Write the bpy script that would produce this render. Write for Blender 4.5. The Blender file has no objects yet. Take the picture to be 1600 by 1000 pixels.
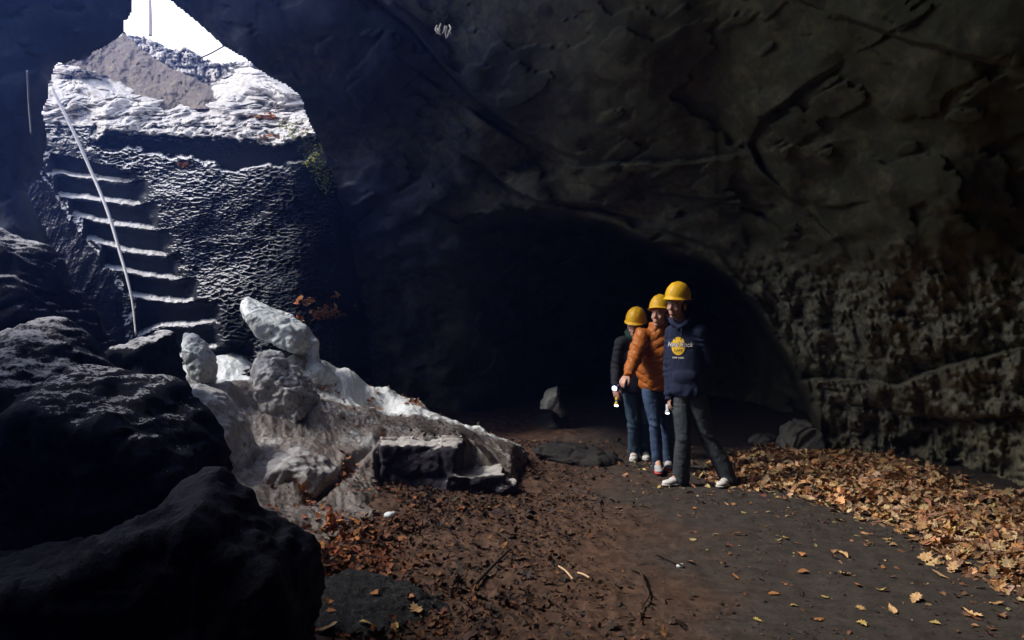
import bpy, bmesh, math, random
import numpy as np
from mathutils import Vector, Matrix, Euler
from mathutils.bvhtree import BVHTree

random.seed(7); RS = np.random.RandomState(11)
scene = bpy.context.scene
COL = scene.collection
F_PX = 1155.0; EYE = 1.6; HY = 490.0

def W(px, py, y):
    """point at depth y seen at photo position (px, py)"""
    return ((px-800)/F_PX*y, y, EYE-(py-HY)/F_PX*y)

# ------------------------------------------------------------------ noise
def _hash(ix, iy, iz, seed):
    h = (ix.astype(np.int64)*374761393 + iy.astype(np.int64)*668265263 + iz.astype(np.int64)*2147483647 + seed*974634777) & 0xFFFFFFFF
    h = ((h ^ (h >> 13))*1274126177) & 0xFFFFFFFF
    h = ((h ^ (h >> 16))*2246822519) & 0xFFFFFFFF
    return ((h ^ (h >> 15)) & 0xFFFFFF)/float(0xFFFFFF)

def vnoise(P, seed=0):
    P = np.asarray(P, float); I = np.floor(P).astype(np.int64); f = P-I
    f = f*f*f*(f*(f*6-15)+10); out = 0
    for dx in (0, 1):
        wx = f[:, 0] if dx else 1-f[:, 0]
        for dy in (0, 1):
            wy = f[:, 1] if dy else 1-f[:, 1]
            for dz in (0, 1):
                wz = f[:, 2] if dz else 1-f[:, 2]
                out = out + wx*wy*wz*_hash(I[:, 0]+dx, I[:, 1]+dy, I[:, 2]+dz, seed)
    return out*2-1

def fbm(P, octs=5, gain=.5, seed=0, ridged=False):
    P = np.asarray(P, float); a = 1.; s = 0.; t = 0.
    for o in range(octs):
        n = vnoise(P, seed+o*17)
        if ridged: n = 1-2*np.abs(n)
        s = s+a*n; t += a; a *= gain; P = P*2.03+5.7
    return s/t

def worley(P, seed=0):
    """F1, F2 distances"""
    P = np.asarray(P, float); I = np.floor(P).astype(np.int64)
    f1 = np.full(len(P), 9.); f2 = np.full(len(P), 9.)
    for dx in (-1, 0, 1):
        for dy in (-1, 0, 1):
            for dz in (-1, 0, 1):
                c = I+np.array([dx, dy, dz])
                q = np.stack([_hash(c[:, 0], c[:, 1], c[:, 2], seed+k*31) for k in range(3)], 1)+c
                d = np.sqrt(((P-q)**2).sum(1))
                m = d < f1
                f2 = np.where(m, f1, np.minimum(f2, d)); f1 = np.where(m, d, f1)
    return f1, f2

def sstep(a, b, x):
    t = np.clip((x-a)/(b-a), 0, 1); return t*t*(3-2*t)

# ------------------------------------------------------------------ mesh helpers
WPOS = {}
def make_mesh(name, V, F, mat=None, smooth=True, colors=None, loc=None, parent=None):
    """F: (n,3) or (n,4) int array, or list of arrays"""
    V = np.asarray(V, float)
    if loc is None: loc = (0, 0, 0)
    V = V-np.asarray(loc)
    if not isinstance(F, list): F = [F]
    F = [np.asarray(f, np.int32) for f in F if len(f)]
    me = bpy.data.meshes.new(name)
    me.vertices.add(len(V)); me.vertices.foreach_set('co', V.astype(np.float32).ravel())
    nl = sum(f.size for f in F); nf = sum(len(f) for f in F)
    me.loops.add(nl); me.loops.foreach_set('vertex_index', np.concatenate([f.ravel() for f in F]))
    me.polygons.add(nf)
    tot = np.concatenate([np.full(len(f), f.shape[1], np.int32) for f in F])
    me.polygons.foreach_set('loop_start', np.concatenate([[0], np.cumsum(tot)[:-1]]).astype(np.int32))
    me.polygons.foreach_set('loop_total', tot)
    me.polygons.foreach_set('use_smooth', np.full(nf, smooth))
    me.update(calc_edges=True); me.validate()
    if colors is not None:
        at = me.color_attributes.new('Col', 'FLOAT_COLOR', 'POINT')
        c = np.ones((len(V), 4), np.float32); c[:, :3] = colors
        at.data.foreach_set('color', c.ravel())
    if mat: me.materials.append(mat)
    o = bpy.data.objects.new(name, me); COL.objects.link(o)
    o.location = loc; WPOS[o.name] = tuple(float(v) for v in loc)
    if parent is not None:
        o.parent = parent
        o.location = np.asarray(loc)-np.asarray(WPOS[parent.name])
    return o

def tag(o, label=None, cat=None, group=None, kind=None):
    if label: o['label'] = label
    if cat: o['category'] = cat
    if group: o['group'] = group
    if kind: o['kind'] = kind
    return o

def empty(name, loc, label, cat, group=None):
    o = bpy.data.objects.new(name, None); COL.objects.link(o); o.location = loc
    WPOS[o.name] = tuple(float(v) for v in loc); o.empty_display_size = .1
    return tag(o, label, cat, group)

def grid_faces(nu, nv, keep=None):
    a = (np.arange(nu-1)[:, None]*nv+np.arange(nv-1)[None, :]).ravel()
    F = np.stack([a, a+nv, a+nv+1, a+1], 1)
    return F if keep is None else F[keep.ravel()]

def compact(V, F, C=None):
    used = np.zeros(len(V), bool); used[F.ravel()] = True
    m = np.cumsum(used)-1
    return V[used], m[F], (None if C is None else C[used])

_ico = {}
def ico(n):
    if n not in _ico:
        bm = bmesh.new(); bmesh.ops.create_icosphere(bm, subdivisions=n, radius=1)
        _ico[n] = (np.array([v.co[:] for v in bm.verts]), np.array([[v.index for v in f.verts] for f in bm.faces])); bm.free()
    return _ico[n]

def rotz(a): c, s = math.cos(a), math.sin(a); return np.array([[c, -s, 0], [s, c, 0], [0, 0, 1.]])
def rotx(a): c, s = math.cos(a), math.sin(a); return np.array([[1, 0, 0], [0, c, -s], [0, s, c]])
def roty(a): c, s = math.cos(a), math.sin(a); return np.array([[c, 0, s], [0, 1, 0], [-s, 0, c]])

def ell(c, r, R=None, n=3):
    V, F = ico(n); V = V*np.asarray(r)
    if R is not None: V = V@R.T
    return V+np.asarray(c), F

def frustum(a, b, ra, rb, n=14, sx=1.0, R=None):
    a = np.asarray(a, float); b = np.asarray(b, float); d = b-a; L = np.linalg.norm(d)+1e-9; d = d/L
    u = np.cross(d, [0, 0, 1.]) if abs(d[2]) < .9 else np.cross(d, [0, 1., 0]); u /= np.linalg.norm(u); w = np.cross(d, u)
    t = np.arange(n)/n*2*math.pi; ring = np.cos(t)[:, None]*u+np.sin(t)[:, None]*w
    V = np.vstack([a+ring*ra, b+ring*rb, [a], [b]])
    F = []
    for i in range(n):
        j = (i+1) % n
        F += [[i, j, n+j], [i, n+j, n+i], [j, i, 2*n], [n+i, n+j, 2*n+1]]
    return V, np.array(F)

def chain(pts, rad, n=2):
    out = []
    for p, r in zip(pts, rad): out.append(ell(p, (r, r, r), n=n))
    for i in range(len(pts)-1): out.append(frustum(pts[i], pts[i+1], rad[i], rad[i+1]))
    return out

def loft(rings, n=24, cap=True):
    """rings: (centre, rx, ry, yaw[, tilt matrix]) elliptical sections"""
    V = []; t = np.arange(n)/n*2*math.pi
    for rg in rings:
        c, rx, ry, yaw = rg[:4]
        p = np.stack([np.cos(t)*rx, np.sin(t)*ry, 0*t], 1)@rotz(yaw).T
        V.append(p+np.asarray(c))
    k = len(rings); V.append(np.array([rings[0][0], rings[-1][0]])); V = np.vstack(V)
    F = []
    for r in range(k-1):
        for i in range(n):
            j = (i+1) % n; a, b, c, d = r*n+i, r*n+j, (r+1)*n+j, (r+1)*n+i
            F += [[a, b, c], [a, c, d]]
    if cap:
        for i in range(n):
            j = (i+1) % n
            F += [[j, i, k*n], [(k-1)*n+i, (k-1)*n+j, k*n+1]]
    return V, np.array(F)

def box_prim(c, h, R=None):
    V = np.array([[x, y, z] for x in (-1, 1) for y in (-1, 1) for z in (-1, 1)], float)*np.asarray(h)
    if R is not None: V = V@R.T
    F = np.array([[0, 1, 3], [0, 3, 2], [4, 6, 7], [4, 7, 5], [0, 4, 5], [0, 5, 1], [2, 3, 7], [2, 7, 6], [0, 2, 6], [0, 6, 4], [1, 5, 7], [1, 7, 3]])
    return V+np.asarray(c), F

def merge(prims):
    Vs = []; Fs = []; o = 0
    for V, F in prims: Vs.append(V); Fs.append(F+o); o += len(V)
    return np.vstack(Vs), np.vstack(Fs)

def remesh(prims, voxel, smooth=3, fac=.5):
    V, F = merge(prims)
    me = bpy.data.meshes.new('tmp'); me.from_pydata(V.tolist(), [], F.tolist()); me.update()
    o = bpy.data.objects.new('tmp', me); COL.objects.link(o)
    m = o.modifiers.new('r', 'REMESH'); m.mode = 'VOXEL'; m.voxel_size = voxel; m.adaptivity = 0
    if smooth:
        s = o.modifiers.new('s', 'SMOOTH'); s.factor = fac; s.iterations = smooth
    dg = bpy.context.evaluated_depsgraph_get(); ev = o.evaluated_get(dg); m2 = ev.to_mesh()
    n = len(m2.vertices); co = np.empty(n*3, np.float32); m2.vertices.foreach_get('co', co)
    no = np.empty(n*3, np.float32); m2.vertex_normals.foreach_get('vector', no)
    m2.calc_loop_triangles(); tr = np.empty(len(m2.loop_triangles)*3, np.int32); m2.loop_triangles.foreach_get('vertices', tr)
    ev.to_mesh_clear(); bpy.data.objects.remove(o); bpy.data.meshes.remove(me)
    return co.reshape(-1, 3).astype(float), tr.reshape(-1, 3), no.reshape(-1, 3).astype(float)

# ------------------------------------------------------------------ materials
def new_mat(name):
    m = bpy.data.materials.new(name); m.use_nodes = True; nt = m.node_tree; nt.nodes.clear()
    out = nt.nodes.new('ShaderNodeOutputMaterial'); b = nt.nodes.new('ShaderNodeBsdfPrincipled')
    nt.links.new(b.outputs[0], out.inputs[0]); return m, nt, b

def nd(nt, t, **kw):
    n = nt.nodes.new(t)
    for k, v in kw.items(): setattr(n, k, v)
    return n

def noise(nt, co, scale, detail=6, rough=.6, dist=0.):
    n = nd(nt, 'ShaderNodeTexNoise'); n.inputs['Scale'].default_value = scale; n.inputs['Detail'].default_value = detail
    n.inputs['Roughness'].default_value = rough; n.inputs['Distortion'].default_value = dist
    nt.links.new(co, n.inputs['Vector']); return n.outputs['Fac']

def ramp(nt, fac, stops):
    r = nd(nt, 'ShaderNodeValToRGB'); e = r.color_ramp.elements
    while len(e) < len(stops): e.new(.5)
    for i, (p, c) in enumerate(stops):
        e[i].position = p; e[i].color = (*c, 1) if len(c) == 3 else c
    nt.links.new(fac, r.inputs[0]); return r.outputs[0]

def mix(nt, fac, a, b, mode='MIX'):
    m = nd(nt, 'ShaderNodeMix', data_type='RGBA', blend_type=mode)
    for s, v in ((m.inputs[0], fac), (m.inputs[6], a), (m.inputs[7], b)):
        if isinstance(v, (float, int)): s.default_value = v
        elif isinstance(v, tuple): s.default_value = (*v, 1)
        else: nt.links.new(v, s)
    return m.outputs[2]

def bump(nt, b, h, strength=.5, dist=.02, prev=None):
    n = nd(nt, 'ShaderNodeBump'); n.inputs['Strength'].default_value = strength; n.inputs['Distance'].default_value = dist
    nt.links.new(h, n.inputs['Height'])
    if prev is not None: nt.links.new(prev, n.inputs['Normal'])
    nt.links.new(n.outputs[0], b.inputs['Normal']); return n.outputs[0]

def coords(nt, kind='Object'):
    return nd(nt, 'ShaderNodeTexCoord').outputs[kind]

def rock_mat(name, c1, c2, c3=None, scale=1.5, rough=.75, bs=.6, bd=.03, spec=.3, fine=30.):
    m, nt, b = new_mat(name); co = coords(nt)
    n1 = noise(nt, co, scale, 8, .65, .4); n2 = noise(nt, co, scale*6, 6, .7)
    col = ramp(nt, n1, [(.3, c1), (.7, c2)])
    if c3: col = mix(nt, ramp(nt, n2, [(.5, (0, 0, 0)), (.68, (1, 1, 1))]), col, c3)
    sp = noise(nt, co, fine, 5, .7); col = mix(nt, .55, col, ramp(nt, sp, [(.3, (.35, .35, .35)), (.7, (1.0, 1.0, 1.0))]), 'MULTIPLY')
    nt.links.new(col, b.inputs['Base Color'])
    b.inputs['Roughness'].default_value = rough; b.inputs['Specular IOR Level'].default_value = spec
    p = bump(nt, b, n2, bs, bd*1.5); bump(nt, b, sp, bs*.8, bd*.5, p)
    return m

def toplit_or_snow_mat(name, c1, c2, top, lo=.35, hi=.7, scale=1.4, rough=.8, bs=.6, bd=.03, spec=.15, fine=24., amt=1., fade=False):
    """rock with daylight painted pale on whatever faces up; snow on the ice block"""
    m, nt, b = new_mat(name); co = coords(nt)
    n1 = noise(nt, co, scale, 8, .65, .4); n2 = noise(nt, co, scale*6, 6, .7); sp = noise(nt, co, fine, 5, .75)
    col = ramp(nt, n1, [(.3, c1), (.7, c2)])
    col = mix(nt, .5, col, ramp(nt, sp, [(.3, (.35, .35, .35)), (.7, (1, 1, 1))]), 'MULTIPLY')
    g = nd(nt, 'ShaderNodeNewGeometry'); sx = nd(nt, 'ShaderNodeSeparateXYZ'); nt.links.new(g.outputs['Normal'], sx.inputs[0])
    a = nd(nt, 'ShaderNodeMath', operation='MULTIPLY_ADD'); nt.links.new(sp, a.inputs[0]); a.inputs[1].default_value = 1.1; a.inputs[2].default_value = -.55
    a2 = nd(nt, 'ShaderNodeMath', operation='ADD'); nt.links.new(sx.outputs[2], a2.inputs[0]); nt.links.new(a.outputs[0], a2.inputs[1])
    w = ramp(nt, a2.outputs[0], [(lo, (0, 0, 0)), (hi, (amt, amt, amt))])  # pale weight by slope, daylight from above put into the colour
    if fade:   # the painted daylight thins out away from the steps
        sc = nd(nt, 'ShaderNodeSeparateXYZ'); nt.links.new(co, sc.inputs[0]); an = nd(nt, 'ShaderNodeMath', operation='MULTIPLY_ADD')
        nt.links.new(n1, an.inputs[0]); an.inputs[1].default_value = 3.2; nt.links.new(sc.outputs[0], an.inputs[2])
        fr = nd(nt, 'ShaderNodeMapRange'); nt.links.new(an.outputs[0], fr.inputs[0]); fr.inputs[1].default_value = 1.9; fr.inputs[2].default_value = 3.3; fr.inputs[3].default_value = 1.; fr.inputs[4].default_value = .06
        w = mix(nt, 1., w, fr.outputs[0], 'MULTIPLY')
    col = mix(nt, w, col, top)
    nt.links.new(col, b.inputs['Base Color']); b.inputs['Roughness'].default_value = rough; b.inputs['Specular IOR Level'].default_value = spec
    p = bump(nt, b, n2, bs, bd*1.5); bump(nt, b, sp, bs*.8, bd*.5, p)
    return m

def plain_mat(name, col, rough=.8, spec=.3, nscale=40, amt=.25, bs=.2, bd=.003, sheen=0.):
    m, nt, b = new_mat(name); co = coords(nt); n = noise(nt, co, nscale, 4, .6)
    c = mix(nt, amt, (*col,), ramp(nt, n, [(.3, (.3, .3, .3)), (.7, (1.3, 1.3, 1.3))]), 'MULTIPLY')
    nt.links.new(c, b.inputs['Base Color']); b.inputs['Roughness'].default_value = rough; b.inputs['Specular IOR Level'].default_value = spec
    bump(nt, b, n, bs, bd); return m

def vcol_mat(name, rough=.6, spec=.3, trans=.0, amt=.35, nscale=60):
    m, nt, b = new_mat(name); co = coords(nt)
    at = nd(nt, 'ShaderNodeAttribute', attribute_name='Col'); n = noise(nt, co, nscale, 4, .6)
    c = mix(nt, amt, at.outputs['Color'], ramp(nt, n, [(.3, (.25, .2, .15)), (.65, (1.2, 1.2, 1.2))]), 'MULTIPLY')
    nt.links.new(c, b.inputs['Base Color']); b.inputs['Roughness'].default_value = rough; b.inputs['Specular IOR Level'].default_value = spec
    bump(nt, b, n, .3, .004); return m

M = {}
M['cave'] = rock_mat('cave_rock', (.036, .035, .017), (.105, .100, .046), (.18, .155, .08), scale=.55, rough=.75, bs=.35, bd=.03, fine=18)
_nt = M['cave'].node_tree; _b = [n for n in _nt.nodes if n.type == 'BSDF_PRINCIPLED'][0]; _src = _b.inputs['Base Color'].links[0].from_socket
_at = nd(_nt, 'ShaderNodeAttribute', attribute_name='Col'); _n = noise(_nt, coords(_nt), 7, 8, .7, .6)
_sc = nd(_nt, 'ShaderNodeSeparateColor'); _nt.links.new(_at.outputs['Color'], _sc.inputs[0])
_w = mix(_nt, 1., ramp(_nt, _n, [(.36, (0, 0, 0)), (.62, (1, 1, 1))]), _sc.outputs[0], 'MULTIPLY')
_src = mix(_nt, _sc.outputs[1], _src, ramp(_nt, _n, [(.3, (.016, .024, .050)), (.7, (.040, .052, .085))]))   # blue sky fill painted on the left, olive rock on the right
_nt.links.new(mix(_nt, _w, _src, (.40, .38, .25)), _b.inputs['Base Color'])   # light on the right wall painted as pale patches
M['stair'] = toplit_or_snow_mat('stair_rock', (.010, .013, .020), (.022, .027, .036), (.66, .66, .66), .56, .86, scale=1.2, fade=True)  # pale treads and crests are painted daylight
M['ledge'] = rock_mat('ledge_rock', (.50, .49, .48), (.76, .74, .71), (.34, .28, .24), scale=1.1, rough=.8, bs=.5, bd=.04)
M['bank'] = rock_mat('bank_earth', (.17, .14, .13), (.26, .22, .20), (.32, .30, .22), scale=1.3, rough=.9, bs=.6, bd=.1)
M['dark'] = toplit_or_snow_mat('dark_rock', (.004, .006, .014), (.010, .012, .024), (.50, .50, .52), .93, 1.12, scale=1.4, fine=40)
M['dark_rim'] = toplit_or_snow_mat('dark_rock_rimlit', (.004, .006, .014), (.010, .012, .024), (.58, .58, .60), .74, .98, scale=1.4, fine=46)  # same dark rock with wider rim highlights painted on top
M['grey'] = rock_mat('grey_rock', (.12, .12, .11), (.24, .23, .19), None, scale=3, rough=.8, bs=.5, bd=.02)

def ice_mat(name, dirt=.5, base=(.72, .76, .76), attr=False):
    m, nt, b = new_mat(name); co = coords(nt)
    n1 = noise(nt, co, 2.2, 7, .65, .5); n2 = noise(nt, co, 26, 6, .75, .3); n3 = noise(nt, co, 90, 3, .6)
    d = ramp(nt, n1, [(.62-dirt*.45, (0, 0, 0)), (.86-dirt*.35, (1, 1, 1))])
    col = mix(nt, d, base, (.20, .175, .155))
    if attr:
        at = nd(nt, 'ShaderNodeAttribute', attribute_name='Col'); sa = nd(nt, 'ShaderNodeSeparateColor'); nt.links.new(at.outputs['Color'], sa.inputs[0])
        dn = nd(nt, 'ShaderNodeMath', operation='MULTIPLY_ADD'); nt.links.new(n2, dn.inputs[0]); dn.inputs[1].default_value = .9; nt.links.new(sa.outputs[0], dn.inputs[2])
        col = mix(nt, ramp(nt, dn.outputs[0], [(.55, (0, 0, 0)), (1.05, (1, 1, 1))]), (.74, .78, .78), (.17, .145, .125))
    sp = ramp(nt, n2, [(.53, (0, 0, 0)), (.66, (1, 1, 1))])
    if attr: sp = mix(nt, 1., sp, ramp(nt, sa.outputs[0], [(.0, (.25, .25, .25)), (.35, (1, 1, 1))]), 'MULTIPLY')
    col = mix(nt, sp, col, (.13, .105, .085))
    nt.links.new(col, b.inputs['Base Color'])
    b.inputs['Roughness'].default_value = .32; b.inputs['Subsurface Weight'].default_value = .22
    b.inputs['Subsurface Radius'].default_value = (.03, .05, .06); b.inputs['Subsurface Scale'].default_value = 1.
    p = bump(nt, b, n2, .6, .025); bump(nt, b, n3, .4, .006, p); return m
M['ice_clean'] = ice_mat('ice_clean', .12, (.74, .79, .79))
M['ice_dirty'] = ice_mat('ice_dirty', .45, (.60, .60, .58))
M['snow'] = ice_mat('snow_dirty', .62, (.62, .61, .60))
M['snow_bank'] = ice_mat('snow_bank', .5, attr=True)

M['blk'] = toplit_or_snow_mat('block_ice', (.035, .033, .05), (.06, .055, .065), (.5, .48, .45), .60, .85, scale=2., rough=.6)  # snowy top; the front's shade is put into the dark base colour
M['fore'] = toplit_or_snow_mat('fore_rock', (.006, .007, .012), (.014, .015, .022), (.28, .27, .26), 1.02, 1.25, scale=2., rough=.6)
M['mud'] = rock_mat('mud_rock', (.02, .018, .016), (.05, .046, .04), None, scale=3)
M['scree'] = rock_mat('scree_rock', (.05, .05, .05), (.13, .13, .13), (.24, .24, .23), scale=5, rough=.8, bs=.9, bd=.03, fine=60)
M['pale'] = rock_mat('pale_rock', (.35, .37, .33), (.55, .56, .52), (.18, .17, .13), scale=3)

# ------------------------------------------------------------------ camera, light, sky
cam = bpy.data.cameras.new('camera'); camo = bpy.data.objects.new('camera', cam); COL.objects.link(camo)
camo.location = (0, 0, EYE); camo.rotation_euler = (math.radians(90), 0, 0)
cam.sensor_width = 36; cam.lens = F_PX/1600*36; cam.shift_y = -10/1600; cam.clip_start = .05; cam.clip_end = 500
scene.camera = camo
SUN_EL = math.radians(47); SDIR = np.array([-1.0, -.14, 0]); SDIR /= np.linalg.norm(SDIR)
S = np.array([SDIR[0]*math.cos(SUN_EL), SDIR[1]*math.cos(SUN_EL), math.sin(SUN_EL)])
sun = bpy.data.lights.new('sun', 'SUN'); suno = bpy.data.objects.new('sun', sun); COL.objects.link(suno)
sun.energy = 1.5; sun.angle = math.radians(10); sun.color = (1.0, .95, .88)
suno.location = (-6, 0, 12); suno.rotation_euler = Vector(-S).to_track_quat('-Z', 'Y').to_euler()
wd = bpy.data.worlds.new('World'); scene.world = wd; wd.use_nodes = True
nt = wd.node_tree; bg = nt.nodes['Background']; sk = nt.nodes.new('ShaderNodeTexSky'); sk.sky_type = 'NISHITA'
sk.sun_disc = False; sk.sun_elevation = SUN_EL; sk.sun_rotation = math.atan2(S[0], S[1]); sk.air_density = 1.2; sk.dust_density = 3.
tc = nt.nodes.new('ShaderNodeTexCoord'); sxyz = nt.nodes.new('ShaderNodeSeparateXYZ'); nt.links.new(tc.outputs['Generated'], sxyz.inputs[0])
cn = noise(nt, tc.outputs['Generated'], 3.0, 6, .6); ca = nd(nt, 'ShaderNodeMath', operation='MULTIPLY_ADD'); nt.links.new(cn, ca.inputs[0]); ca.inputs[1].default_value = .35; nt.links.new(sxyz.outputs[2], ca.inputs[2])
cm = ramp(nt, ca.outputs[0], [(.60, (1, 1, 1)), (.80, (0, 0, 0))])
nt.links.new(mix(nt, cm, sk.outputs[0], (9.5, 9.6, 10.)), bg.inputs[0]); bg.inputs[1].default_value = .09
scene.view_settings.view_transform = 'Standard'; scene.view_settings.look = 'None'
scene.view_settings.exposure = 1.45; scene.view_settings.gamma = 1
cy = scene.cycles; cy.use_denoising = True; cy.max_bounces = 6; cy.diffuse_bounces = 4; cy.caustics_reflective = False; cy.caustics_refractive = False
cy.sample_clamp_indirect = 4.0; cy.use_adaptive_sampling = False

# ------------------------------------------------------------------ ground height
_pb = np.array([[3.0, 2.75], [3.77, 2.78], [4.5, 2.78], [5.0, 2.82], [5.6, 2.75], [6.16, 2.62], [6.6, 2.2], [7.0, 1.95], [7.6, 2.0], [8.3, 2.4], [9.2, 3.1], [12, 3.5]])
def pile_f(x, y): return x-np.interp(y, _pb[:, 0], _pb[:, 1])
def ground_h(x, y):
    P = np.stack([x, y, 0*x], 1)
    f = pile_f(x, y)
    h = .035*fbm(P*.7, 4, seed=3)+.012*fbm(P*4, 4, seed=5)
    h = h+.04*sstep(-.15, .9, f)+.07*sstep(1.0, 2.0, f)+.012*sstep(.2, -.2, np.abs(fbm(P*2.3, 3, seed=13)))+.02*sstep(-.1, .3, f)*fbm(P*7, 3, seed=9)
    # churned soil, left of the trodden path
    c = sstep(1.4, -.2, x-.15*(y-4)+.6*fbm(P*1.1, 3, seed=21))
    h = h+c*(.03*fbm(P*6, 4, seed=31, ridged=True)+.012*fbm(P*24, 3, seed=32))
    # low rise where the snow bank melts out
    h = h+.12*sstep(.1, -1.4, x)*sstep(4.6, 6.2, y)
    return h

def polar_grid(az0, az1, na, r0, r1, nr):
    a = np.linspace(az0, az1, na); r = r0*(r1/r0)**(np.arange(nr)/(nr-1))
    A, R_ = np.meshgrid(a, r, indexing='ij'); return (R_*np.sin(A)).ravel(), (R_*np.cos(A)).ravel(), na, nr

def soil_mat():
    m, nt, b = new_mat('cave_soil'); co = coords(nt)
    n1 = noise(nt, co, .9, 5, .6, .3); n2 = noise(nt, co, 9, 8, .7); n3 = noise(nt, co, 60, 5, .7)
    sx = nd(nt, 'ShaderNodeSeparateXYZ'); nt.links.new(co, sx.inputs[0])
    a = nd(nt, 'ShaderNodeMath', operation='MULTIPLY_ADD'); nt.links.new(sx.outputs[0], a.inputs[0]); a.inputs[1].default_value = .38; a.inputs[2].default_value = .18
    a2 = nd(nt, 'ShaderNodeMath', operation='ADD'); nt.links.new(a.outputs[0], a2.inputs[0])
    a3 = nd(nt, 'ShaderNodeMath', operation='MULTIPLY_ADD'); nt.links.new(n1, a3.inputs[0]); a3.inputs[1].default_value = 1.2; a3.inputs[2].default_value = -.6; nt.links.new(a3.outputs[0], a2.inputs[1])
    brown = ramp(nt, n2, [(.3, (.026, .014, .009)), (.52, (.088, .048, .029)), (.75, (.15, .085, .052))])
    grey = ramp(nt, n2, [(.3, (.028, .023, .019)), (.55, (.056, .046, .038)), (.75, (.080, .066, .053))])
    w = ramp(nt, a2.outputs[0], [(.35, (0, 0, 0)), (.75, (1, 1, 1))])
    col = mix(nt, w, brown, grey)
    col = mix(nt, .5, col, ramp(nt, n3, [(.3, (.3, .3, .3)), (.7, (1.3, 1.3, 1.3))]), 'MULTIPLY')
    nt.links.new(col, b.inputs['Base Color']); b.inputs['Roughness'].default_value = .8; b.inputs['Specular IOR Level'].default_value = .25
    p = bump(nt, b, n2, .6, .02); bump(nt, b, n3, .6, .006, p); return m
M['soil'] = soil_mat()

def build_ground():
    xs, ys, nu, nv = polar_grid(math.radians(-50), math.radians(50), 620, 2.4, 14, 420)
    z = ground_h(xs, ys); V = np.stack([xs, ys, z], 1)
    F = grid_faces(nu, nv)[:, ::-1]
    xs2, ys2, n2, m2 = polar_grid(math.radians(50), math.radians(310), 130, 2.4, 14, 40)
    V2 = np.stack([xs2, ys2, ground_h(xs2, ys2)-.004], 1); F2 = grid_faces(n2, m2)[:, ::-1]+len(V)
    xs3, ys3, n3, m3 = polar_grid(0, 2*math.pi, 120, .05, 2.42, 16)
    V3 = np.stack([xs3, ys3, ground_h(xs3, ys3)-.006], 1); F3 = grid_faces(n3, m3)[:, ::-1]+len(V)+len(V2)
    xs4, ys4, n4, m4 = polar_grid(0, 2*math.pi, 120, 13.9, 40, 10)
    V4 = np.stack([xs4, ys4, ground_h(xs4, ys4)-.01], 1); F4 = grid_faces(n4, m4)[:, ::-1]+len(V)+len(V2)+len(V3)
    o = make_mesh('ground', np.vstack([V, V2, V3, V4]), np.vstack([F, F2, F3, F4]), M['soil'])
    tag(o, kind='structure')
build_ground()

# ------------------------------------------------------------------ cave shell (real rock walls and roof round the viewer)
def dirs(px, py):
    d = np.stack([(np.asarray(px, float)-800)/F_PX, np.ones(len(px)), -(np.asarray(py, float)-HY)/F_PX], 1)
    return d/np.linalg.norm(d, axis=1)[:, None]
CP = [  # px, py, depth
 (1600,790,6.3),(1500,740,7.0),(1400,715,7.8),(1300,700,8.7),(1600,620,6.0),(1450,600,7.1),(1330,600,8.2),(1600,500,6.1),(1600,400,5.9),(1450,450,7.0),
 (1300,500,8.3),(1220,450,8.9),(1600,250,5.4),(1450,300,6.5),(1600,0,4.7),(1450,100,5.6),(1300,250,7.4),(1300,100,6.4),(1300,0,5.7),(1000,0,6.2),(1000,120,7.2),
 (1000,200,8),(1100,350,8.8),(1000,340,9.3),(900,320,9.6),(800,0,7.0),(800,120,8.0),(800,220,9),(800,310,9.9),(600,0,7.6),(600,120,8.6),(600,220,9.6),(600,350,10.6),
 (560,600,11),(700,500,11),(800,500,11.5),(900,600,12),(1000,500,13),(1100,550,12.5),(1200,650,10.8),(1250,690,9.8),(850,700,11.5),(1050,680,12),
 (700,700,11.5),(480,20,7.4),(500,160,8.6),(430,80,7.6),(0,0,6.2),(0,200,6.2),(60,60,6.8),(60,200,6.8),(0,400,6.2),(0,600,6.4),(100,600,7.0),(300,600,9.6),(300,0,7.6),(150,30,7.2),
 (420,300,10.6),(300,300,10.6),(200,300,10.2),(480,420,10.8),(380,-60,7.8),(1600,1000,6.2),(1200,900,10),(600,900,10),(0,900,6.2)]
CPR = [  # az, el, radius
 (60,0,5.2),(60,30,4.9),(60,55,4.7),(90,0,5),(90,40,4.6),(130,10,6),(180,10,6),(180,45,5.5),(-130,10,6),(-100,10,6.5),(-60,0,6.6),(-60,30,7.2),(-60,55,6.4),
 (-90,40,6),(0,50,5.4),(30,50,4.9),(-30,50,6.2),(0,80,4.6),(130,60,4.6),(-130,60,4.9),(60,-25,5.5),(-60,-25,6.5),(180,-20,6),(120,-25,6),(-120,-25,6)]
_pp = np.array(CP, float); _d1 = dirs(_pp[:, 0], _pp[:, 1]); _r1 = _pp[:, 2]/_d1[:, 1]
_aa = np.radians(np.array(CPR, float)[:, :2]); _d2 = np.stack([np.sin(_aa[:, 0])*np.cos(_aa[:, 1]), np.cos(_aa[:, 0])*np.cos(_aa[:, 1]), np.sin(_aa[:, 1])], 1)
_CD = np.vstack([_d1, _d2]); _CR = np.log(np.concatenate([_r1, np.array(CPR, float)[:, 2]]))
def shell_r(D):
    out = np.empty(len(D))
    for i in range(0, len(D), 20000):
        d = D[i:i+20000]; a = np.arccos(np.clip(d@_CD.T, -1, 1))
        w = 1/(a**3+.0006); out[i:i+20000] = (w@_CR)/w.sum(1)
    return np.exp(out)

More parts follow.
